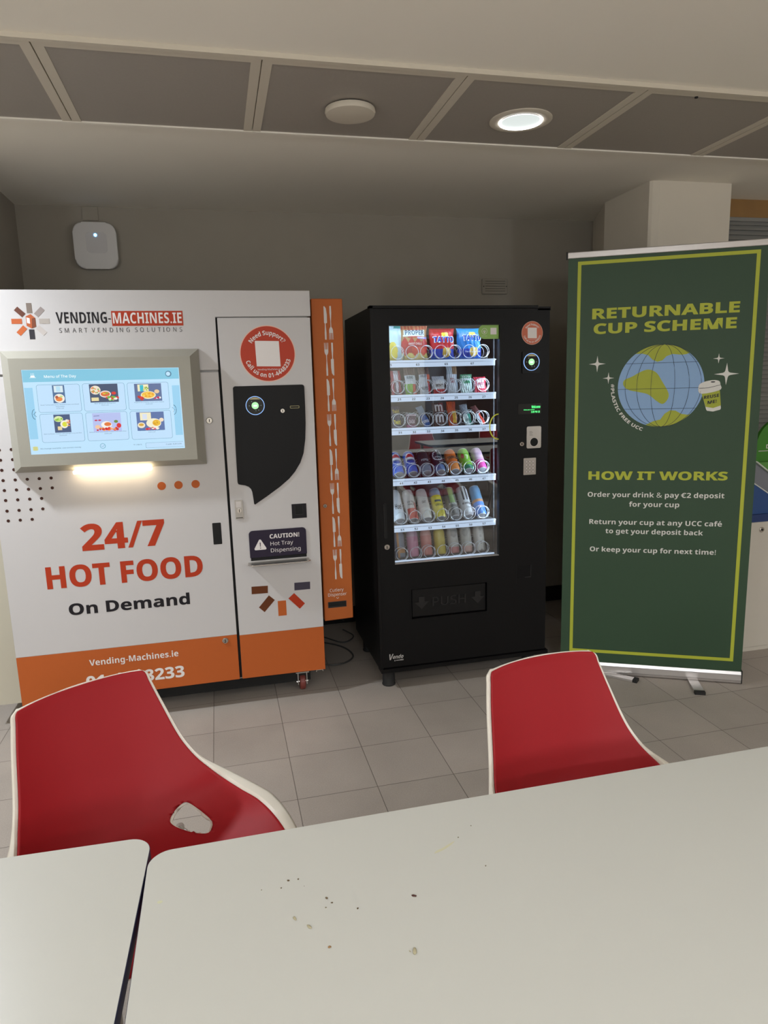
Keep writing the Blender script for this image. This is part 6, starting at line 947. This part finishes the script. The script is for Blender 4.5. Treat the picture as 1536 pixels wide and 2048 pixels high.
txline('headline_lettering', fb, M_lime, 'RETURNABLE', .112, .741, 1.754, .0475, yt, .060, local=True); txline('headline_lettering', fb, M_lime, 'CUP SCHEME', .120, .732, 1.686, .0475, yt, .060, local=True); txline('headline_lettering', fb, M_lime, 'HOW IT WORKS', .114, .735, .999, .041, yt, .060, local=True)
for s_, a, b_, zb, in (('Order your drink & pay €2 deposit', .113, .726, .915), ('for your cup', .306, .532, .869), ('Return your cup at any UCC café', .124, .723, .780), ('to get your deposit back', .201, .643, .735), ('Or keep your cup for next time!', .130, .704, .642)):
    txline('instruction_lettering', fb, M_cream, s_, a, b_, zb, .0235, yt, .022, local=True)
# plain globe drawing
gx, gz, gr = .4245, 1.4395, .188
M_sea = mat('print_sky_blue', '#8fb2dc', .55); M_land = mat('print_land', '#aab235', .55); M_ink = mat('print_ink', '#2c3350', .55)
gp_ = []
b1 = bmesh.new(); bp(b1, circ(gx, gz, gr, 72)); gp_.append((b1, M_sea))
def clipc(pts):
    o_ = []
    for x, z in pts:
        dx, dz = x-gx, z-gz; q = sqrt(dx*dx+dz*dz)
        if q > gr: dx, dz = dx*gr/q, dz*gr/q
        o_.append((gx+dx, gz+dz))
    return o_
b1 = bmesh.new(); bp(b1, smooth_poly([(.264, 1.470), (.300, 1.487), (.340, 1.509), (.372, 1.516), (.405, 1.500), (.430, 1.462), (.460, 1.408), (.458, 1.378), (.437, 1.357), (.408, 1.373), (.372, 1.402), (.330, 1.414), (.285, 1.425), (.262, 1.445)]), 1)
top = [(gx+gr*cos(R(a)), gz+gr*sin(R(a))) for a in range(51, 130, 4)]
bp(b1, clipc(top+[(.312, 1.589), (.340, 1.589), (.365, 1.582), (.385, 1.560), (.407, 1.550), (.428, 1.556), (.445, 1.574), (.470, 1.583), (.510, 1.578), (.530, 1.580)]), 1)
bot = [(gx+gr*cos(R(a)), gz+gr*sin(R(a))) for a in range(252, 317, 4)]
bp(b1, clipc(bot+[(.549, 1.305), (.520, 1.310), (.495, 1.325), (.471, 1.327), (.448, 1.312), (.430, 1.285), (.400, 1.278), (.380, 1.268)]), 1)
gp_.append((b1, M_land))
b1 = bmesh.new()
for q in (.28, .62, .90):
    for sgn in (-1, 1):
        tube(b1, [(gx+sgn*gr*q*cos(a)*.98+.01, yb-.0014, gz+gr*sin(a)) for a in [R(-88+176*i/24) for i in range(25)]], .0008, 4)
for hz in (1.545, 1.428, 1.335):
    hw = sqrt(max(0, gr*gr-(hz-gz)**2)); tube(b1, [(gx-hw, yb-.0014, hz), (gx+hw, yb-.0014, hz)], .0008, 4)
gp_.append((b1, M_ink))
BO('globe_print', gp_, None, fb)
def star(bm, cx, cz, rx, rz):
    pts = []
    for k in range(4):
        a = pi/2*k; b_ = a+pi/4
        pts.append((cx+rx*cos(a), cz+rz*sin(a)))
        for q, aa in ((.36, a+.34), (.27, b_), (.36, b_+pi/4-.34)): pts.append((cx+rx*q*cos(aa)*.9, cz+rz*q*sin(aa)*.9))
    bp(bm, pts, 0)
bm = bmesh.new(); star(bm, .141, 1.549, .038, .038); star(bm, .193, 1.482, .026, .027); star(bm, .667, 1.556, .024, .022); star(bm, .703, 1.486, .052, .049)
BO('sparkle_print', bm, M_cream, fb)
cup = []
b1 = bmesh.new(); bp(b1, [(.602, 1.405), (.676, 1.420), (.688, 1.332), (.685, 1.326), (.655, 1.318), (.630, 1.322), (.626, 1.328)], 1); cup.append((b1, M_cream))
b1 = bmesh.new(); bp(b1, [(.603, 1.399), (.679, 1.414), (.687, 1.345), (.655, 1.334), (.623, 1.340)], 2); cup.append((b1, M_land))
b1 = bmesh.new(); bp(b1, smooth_poly([(.589, 1.437), (.608, 1.452), (.645, 1.460), (.673, 1.456), (.680, 1.440), (.683, 1.418), (.640, 1.404), (.594, 1.402)], 3), 3); cup.append((b1, M_cream))
b1 = bmesh.new(); tube(b1, [(.591, yb-.0026, 1.424), (.63, yb-.0026, 1.426), (.681, yb-.0026, 1.438)], .0009, 4); bp(b1, circ(.648, 1.452, .010, 12, .003), 4)
text(b1, 'REUSE', .613, .677, 1.375, .0145, yb-.0026, .045, tilt=.15); text(b1, 'ME!', .630, .668, 1.352, .0145, yb-.0026, .045, tilt=.15); cup.append((b1, mat('print_dark', '#22242c', .55)))
BO('paper_cup_print', cup, None, fb)
bm = bmesh.new(); arc_text(bm, '#PLASTIC FREE UCC', gx, gz, .2195, pi+.58, 1.30, .0155, yb-.0012, .045, inside=True)
BO('curved_hashtag_lettering', bm, M_cream, fb)

# ------------------------------------------------------------------ recycling station at the right edge
rs = thing('recycling_station', 'white cabinet recycling station with blue front and green arched sign, behind the banner', 'recycling station', (3.0, 2.985, 0))
K = 2.985
obj('cabinet', slab([(2.58, .024), (3.42, .024), (3.42, .718), (2.58, .718)], K, K+.46, .002), mat('kiosk_white', '#d2cabd', .45), rs)
obj('plinth', NB(box, 2.59, 3.41, K+.006, K+.45, 0, .022), mat('kiosk_white', ''), rs)
cam_lock(rs, 2.743, .676, K, .014)
obj('blue_ledge', slab([(2.58, .719), (3.42, .719), (3.42, .760), (2.58, .760)], K-.004, K+.02, .001), mat('deep_blue', '#17356e', .35), rs)
obj('blue_front', NB(prism, [(2.58, .761), (3.0, .761), (2.865, .800), (2.767, .866), (2.66, .933), (2.58, .985)], K+.002, K+.02), mat('royal_blue', '#1f4a86', .35), rs)
obj('grey_chute', NB(prism, [(2.58, .985), (2.66, .933), (2.767, .866), (2.865, .800), (3.0, .761), (3.42, .761), (3.42, .80), (3.04, .82), (2.90, .89), (2.80, .96), (2.695, 1.033), (2.665, 1.043), (2.58, 1.045)], K+.022, K+.20), mat('chute_grey', '#7d7f88', .3), rs)
b1 = bmesh.new(); tube(b1, [(2.58, K+.012, 1.047), (2.665, K+.012, 1.045), (2.695, K+.012, 1.035), (2.80, K+.012, .962), (2.90, K+.012, .892), (3.04, K+.012, .822)], .004, 6); tube(b1, [(2.58, K, .988), (2.66, K, .936), (2.767, K, .869), (2.865, K, .803), (3.0, K, .763)], .003, 6)
obj('white_edging', b1, mat('kiosk_edge', '#e6e6e0', .4), rs)
GB = K+.26
arc = [(3.075+.17*cos(R(a)), 1.07+.17*sin(R(a))) for a in range(0, 181, 6)]
ab = obj('arched_signboard', NB(prism, [(2.905, .95), (3.245, .95)]+arc, GB, GB+.02), mat('sign_green', '#3f8a22', .4), rs)
obj('light_green_panel', NB(prism, [(2.58, .78), (3.41, .78), (3.41, 1.0), (2.58, 1.0)], GB-.04, GB-.002), mat('light_green', '#5f9f45', .4), rs)
b1 = bmesh.new(); box(b1, 2.924, 3.225, GB-.001, GB, 1.056, 1.060); text(b1, 'DRY MIXED', 2.972, 3.19, 1.071, .022, GB-.001, .03)
obj('sign_lettering', b1, M_letter, ab)

# ------------------------------------------------------------------ cables on the floor behind
def cable(pts, r, label, n=8):
    P_ = [Vector(p) for p in pts]; out = []
    for i in range(len(P_)-1):
        a, b_, c, d_ = P_[max(i-1, 0)], P_[i], P_[i+1], P_[min(i+2, len(P_)-1)]
        for k in range(n):
            t = k/n; out.append(.5*((2*b_)+(-a+c)*t+(2*a-5*b_+4*c-d_)*t*t+(-a+3*b_-3*c+d_)*t**3))
    out.append(P_[-1])
    tag(obj('power_cable', NB(tube, out, r, 8), mat('cable_grey', '#4a4947', .5), smooth=True), label, 'cable', 'cables on the floor between the machines')
cable([(.30, 3.70, .006), (.45, 3.50, .006), (.56, 3.47, .006), (.64, 3.56, .006), (.60, 3.72, .006), (.45, 3.86, .006), (.30, 3.92, .02)], .0045, 'grey cable looping widest on the floor between the two machines')
cable([(.34, 3.95, .006), (.50, 3.92, .006), (.62, 3.78, .006), (.70, 3.86, .006), (.66, 3.99, .006)], .004, 'thin grey cable curling nearer the black machine')
cable([(.32, 4.02, .10), (.45, 4.0, .12), (.60, 4.02, .09), (.68, 4.06, .04)], .004, 'short grey cable sagging above the floor by the back wall')

# ------------------------------------------------------------------ chairs
M_cred = mat('red_shell', '#9c141c', .55, spec=.3, noise=.03, nscale=8)
M_cwh = mat('white_shell', '#e8e0d2', .4)
CT = [  # t, w, vc, zc, dv, dz
    (0.00, .138, -.035, .812, .016, -.004), (.02, .151, -.034, .808, .026, -.008), (.07, .156, -.030, .790, .030, -.010), (.20, .169, -.012, .730, .036, -.004), (.38, .190, .018, .640, .052, .0),
    (.47, .208, .038, .585, .068, .012), (.56, .226, .066, .520, .080, .052), (.64, .247, .105, .470, .070, .078), (.72, .262, .168, .445, .050, .088), (.80, .276, .250, .440, .025, .080),
    (.90, .272, .355, .446, .0, .056), (.97, .255, .435, .444, -.010, .030), (1.0, .235, .455, .434, -.015, .024)]
def CI(t):
    t = min(max(t, 0), 1)
    for i in range(len(CT)-1):
        if t <= CT[i+1][0]:
            a, b_ = CT[i], CT[i+1]; q = (t-a[0])/(b_[0]-a[0])
            p = CT[max(i-1, 0)]; n = CT[min(i+2, len(CT)-1)]; r_ = []
            for k in range(1, 6):
                m1 = (b_[k]-p[k])/(b_[0]-p[0])*(b_[0]-a[0]) if i > 0 else b_[k]-a[k]
                m2 = (n[k]-a[k])/(n[0]-a[0])*(b_[0]-a[0])
                r_.append((2*q**3-3*q*q+1)*a[k]+(q**3-2*q*q+q)*m1+(-2*q**3+3*q*q)*b_[k]+(q**3-q*q)*m2)
            return r_
def CP(s, t):
    w_, vc, zc, dv, dz = CI(t); a = abs(s)
    return Vector((w_*s, -(vc+dv*a**2.2), zc+dz*a**2.6))
def CN(s, t):
    e = .004; du = CP(s+e, t)-CP(s-e, t); dt = CP(s, min(1, t+e))-CP(s, max(0, t-e)); n = dt.cross(du); n.normalize(); return n
HS, HT = .588, .690
HP = smooth_poly([(-.135, -.055), (-.05, -.108), (.045, -.125), (.078, -.095), (.095, .0), (.088, .09), (.040, .130), (-.016, .134), (-.09, .045)], 6)
HA = sorted((atan2(b, a), sqrt(a*a+b*b)) for a, b in HP)
def hrad(th):
    for k in range(len(HA)):
        a0, r0 = HA[k-1]; a1, r1 = HA[k]
        if k == 0: a0 -= 2*pi
        if a0 <= th <= a1: return r0+(r1-r0)*(th-a0)/(a1-a0+1e-9)
    a0, r0 = HA[-1]; a1, r1 = HA[0]; a1 += 2*pi
    return r0+(r1-r0)*(th-a0)/(a1-a0+1e-9)
def inhole(s, t, k=1.):
    a, b_ = abs(s)-HS, (t-HT)*2
    return sqrt(a*a+b_*b_)/(hrad(atan2(b_, a))*k)
def shell(off, k_hole, smax, flare, t0=0., hole=True, NS=96, NT_=150):
    bm = bmesh.new(); g = []
    S_ = [(-1+2*i/NS)*smax for i in range(NS+1)]
    for j in range(NT_+1):
        t = t0+(1-t0)*j/NT_; row = []
        for s in S_:
            ss, tt = s, t
            if hole:
                q = inhole(s, t, k_hole)
                if .5 < q < 1.6:
                    sc = 1/q
                    if abs(q-1) < .11:   # snap near vertices to the outline
                        sg = 1 if s >= 0 else -1
                        aa, bb = (abs(s)-HS), (t-HT); ss = sg*(HS+aa*sc); tt = HT+bb*sc
            row.append((bm.verts.new(CP(ss, tt)+CN(ss, tt)*off), ss, tt))
        g.append(row)
    for j in range(NT_):
        for i in range(NS):
            q = [g[j][i], g[j][i+1], g[j+1][i+1], g[j+1][i]]
            cs_, ct_ = sum(p[1] for p in q)/4, sum(p[2] for p in q)/4
            if hole and inhole(cs_, ct_, k_hole) < .985: continue
            bm.faces.new([p[0] for p in q])
    if flare:
        for sg, ii in ((-1, 0), (1, NS)):
            prev = [g[j][ii][0] for j in range(NT_+1)]
            for kk in (1, 2, 3):
                cur = []
                for j in range(NT_+1):
                    t = t0+(1-t0)*j/NT_
                    f_ = min(1, max(0, (t-.42)/.34)); f_ = f_*f_*(3-2*f_)
                    f_ *= 1-.35*max(0, (t-.8)/.2)
                    wd = .001+.030*f_; dn = .002+.005*f_
                    q = kk/3
                    p = g[j][ii][0].co
                    cur.append(bm.verts.new((p.x+sg*wd*q**.8, p.y-.0*q+.003*q, p.z-dn*q**1.6)))
                for j in range(NT_): bm.faces.new((prev[j], prev[j+1], cur[j+1], cur[j]))
                prev = cur
    bmesh.ops.remove_doubles(bm, verts=[v for v in bm.verts], dist=.00002)
    return bm
red_bm = shell(.003, 1.05, .98, False, .012)
wh_bm = shell(-.004, .93, 1.0, True)
def make_chair(label):
    t = thing('shell_chair', label, 'chair', group='red and white shell chairs around the tables')
    a = obj('red_seat_liner', red_bm, M_cred, t, local=True, smooth=True); m_ = a.modifiers.new('s', 'SOLIDIFY'); m_.thickness = .004; m_.offset = 0
    b_ = obj('white_shell', wh_bm, M_cwh, t, local=True, smooth=True); m_ = b_.modifiers.new('s', 'SOLIDIFY'); m_.thickness = .006; m_.offset = 0
    for sx, vy, fx, fy in ((-1, .06, .22, -.02), (1, .06, .22, -.02), (-1, .36, .22, .43), (1, .36, .22, .43)):
        obj('leg', NB(tube, [(sx*.14, -(vy+.06 if vy < .2 else vy), .432), (sx*.17, -vy, .40), (sx*fx, -fy, .012)], .0105, 12), M_steel, t, local=True, smooth=True)
    obj('under_frame', NB(tube, [(-.15, -.12, .425), (.15, -.12, .425), (.15, -.36, .425), (-.15, -.36, .425), (-.15, -.12, .425)], .009, 8), M_steel, t, local=True)
    return t
ch = make_chair('red and white shell chair with its cut-out showing, in front of the white machine')
def put(c, x, y_, faz):  # faz: rotation so that local -y is the facing direction
    c.location = (x, y_, 0); c.rotation_euler = (0, 0, faz)
put(ch, -.3395, 1.607, R(32))
def another(label, x, y_, a):
    c = dup(ch); c['label'] = label; put(c, x, y_, a); return c
another('red and white shell chair in front of the banner, at the right table', .7335, 1.443, R(7.6))
another('red and white shell chair nearest in the mirror image on the machine glass', 1.95, -.35, R(180))
another('red and white shell chair mirrored in the machine glass, right of the nearest', 2.85, -.40, R(176))
another('red and white shell chair mirrored in the machine glass, tucked at the farther table', 2.75, -3.05, R(184))
another('red and white shell chair mirrored in the machine glass, farther table, outer place', 3.75, -3.00, R(178))

# ------------------------------------------------------------------ tables
M_top = mat('table_laminate', '#c4c1b8', .32, noise=.015, nscale=2)
M_edge = mat('navy_edge', '#262a48', .5)
def table(x0, x1, y0, y1, label, rz=0, piv=None, r=.036):
    piv = piv or ((x0+x1)/2, (y0+y1)/2)
    t = thing('dining_table', label, 'table', (piv[0], piv[1], 0), rz, group='white laminate tables')
    lx0, lx1, ly0, ly1 = x0-piv[0], x1-piv[0], y0-piv[1], y1-piv[1]
    bm = NB(prism_z, rrect(lx0+.0008, lx1-.0008, ly0+.0008, ly1-.0008, r, 10), .7385, .740)
    obj('tabletop', bm, M_top, t, local=True)
    obj('edge_band', NB(prism_z, rrect(lx0, lx1, ly0, ly1, r, 10), .715, .7388), M_edge, t, local=True)
    for a in (lx0+.08, lx1-.08):
        for b_ in (ly0+.08, ly1-.08): obj('leg', NB(tube, [(a, b_, 0), (a, b_, .715)], .02, 16), M_steel, t, local=True, smooth=True)
    bm = bmesh.new(); box(bm, lx0+.08, lx1-.08, ly0+.07, ly0+.09, .68, .715); box(bm, lx0+.08, lx1-.08, ly1-.09, ly1-.07, .68, .715)
    obj('under_rail', bm, M_steel, t, local=True)
    return t
table(-.158, 1.24, .20, 1.069, 'white laminate table on the right, with crumbs scattered on it')
table(-1.556, -.156, .25, 1.113, 'white laminate table at lower left, slightly turned from its neighbour', R(-2.2), (-.158, 1.109))
table(1.85, 3.2, -1.45, -.75, 'white laminate table behind the viewer, mirrored low in the machine glass')
table(2.5, 3.9, -2.55, -1.85, 'farther white laminate table mirrored in the machine glass')

# crumbs and smear
cr = [(.056, .943, .0028, 0), (.071, .942, .0022, 0), (.044, .930, .0018, 0), (.015, .934, .0013, 1), (.107, .891, .003, 0), (.113, .880, .0022, 0), (.103, .873, .0018, 1), (.147, .859, .0022, 0), (.057, .864, .0035, 2), (.075, .843, .004, 2), (.097, .801, .0032, 3), (.232, .861, .0034, 4), (.205, .764, .0048, 2), (.199, .766, .0014, 2), (.339, .969, .002, 1), (.357, .893, .0018, 1), (.370, .992, .0016, 1), (.078, .925, .001, 1)]
cc = [('#5c4a30', 'dark brown'), ('#7a6f55', 'tiny greyish'), ('#a89e80', 'pale'), ('#8f6a42', 'tan'), ('#4a261c', 'reddish brown')]
spots = ['left of the pair near the chair gap', 'right of the pair near the chair gap', 'just below the top pair of crumbs', 'lying leftmost of all the crumbs', 'topmost of the middle cluster', 'right in the middle cluster', 'lowest of the middle cluster', 'right of the middle cluster, alone', 'oval, below the left crumbs', 'upright oval below the first oval crumb', 'lowest of the left crumbs', 'short dark sliver to the right of the cluster', 'largest, low on the table to the right', 'beside the largest crumb on its left', 'just below the yellowish smear', 'farthest right on the table', 'nearest the far edge above the smear', 'speck beneath the right crumb of the pair']
for (x, y_, s, k), sp_ in zip(cr, spots):
    bm = bmesh.new(); bmesh.ops.create_icosphere(bm, subdivisions=2, radius=1)
    rn = random.Random(int(x*1e4))
    for v in bm.verts: v.co *= rn.uniform(.8, 1.15)
    a = {2: 2.0, 4: 2.2}.get(k, 1.25); rot = Matrix.Rotation(rn.uniform(0, 3.1) if k != 4 else -.5, 3, 'Z')
    for v in bm.verts: v.co = rot @ Vector((v.co.x*s*a*.6, v.co.y*s*.55, v.co.z*s*.3+s*.25)); v.co += Vector((x, y_, .740))
    tag(obj('crumb', bm, mat('crumb_'+str(k), cc[k][0], .8), smooth=True), f'{cc[k][1]} crumb, {sp_}', 'crumb', 'crumbs on the right table')
bm = bmesh.new(); prism_z(bm, smooth_poly([(.290, .942), (.305, .946), (.322, .955), (.330, .962), (.318, .957), (.306, .951), (.294, .947)], 4), .7398, .7403)
tag(obj('sauce_smear', bm, mat('smear', '#c7c1a2', .4)), 'faint yellowish smear on the right table near its far edge', 'smear')
bm = bmesh.new(); prism_z(bm, circ(-.132, .9495, .004, 12, .003), .7398, .7402)
tag(obj('table_stain', bm, mat('stain', '#c9c7a6', .4)), 'small faint round stain near the left end of the right table', 'stain')
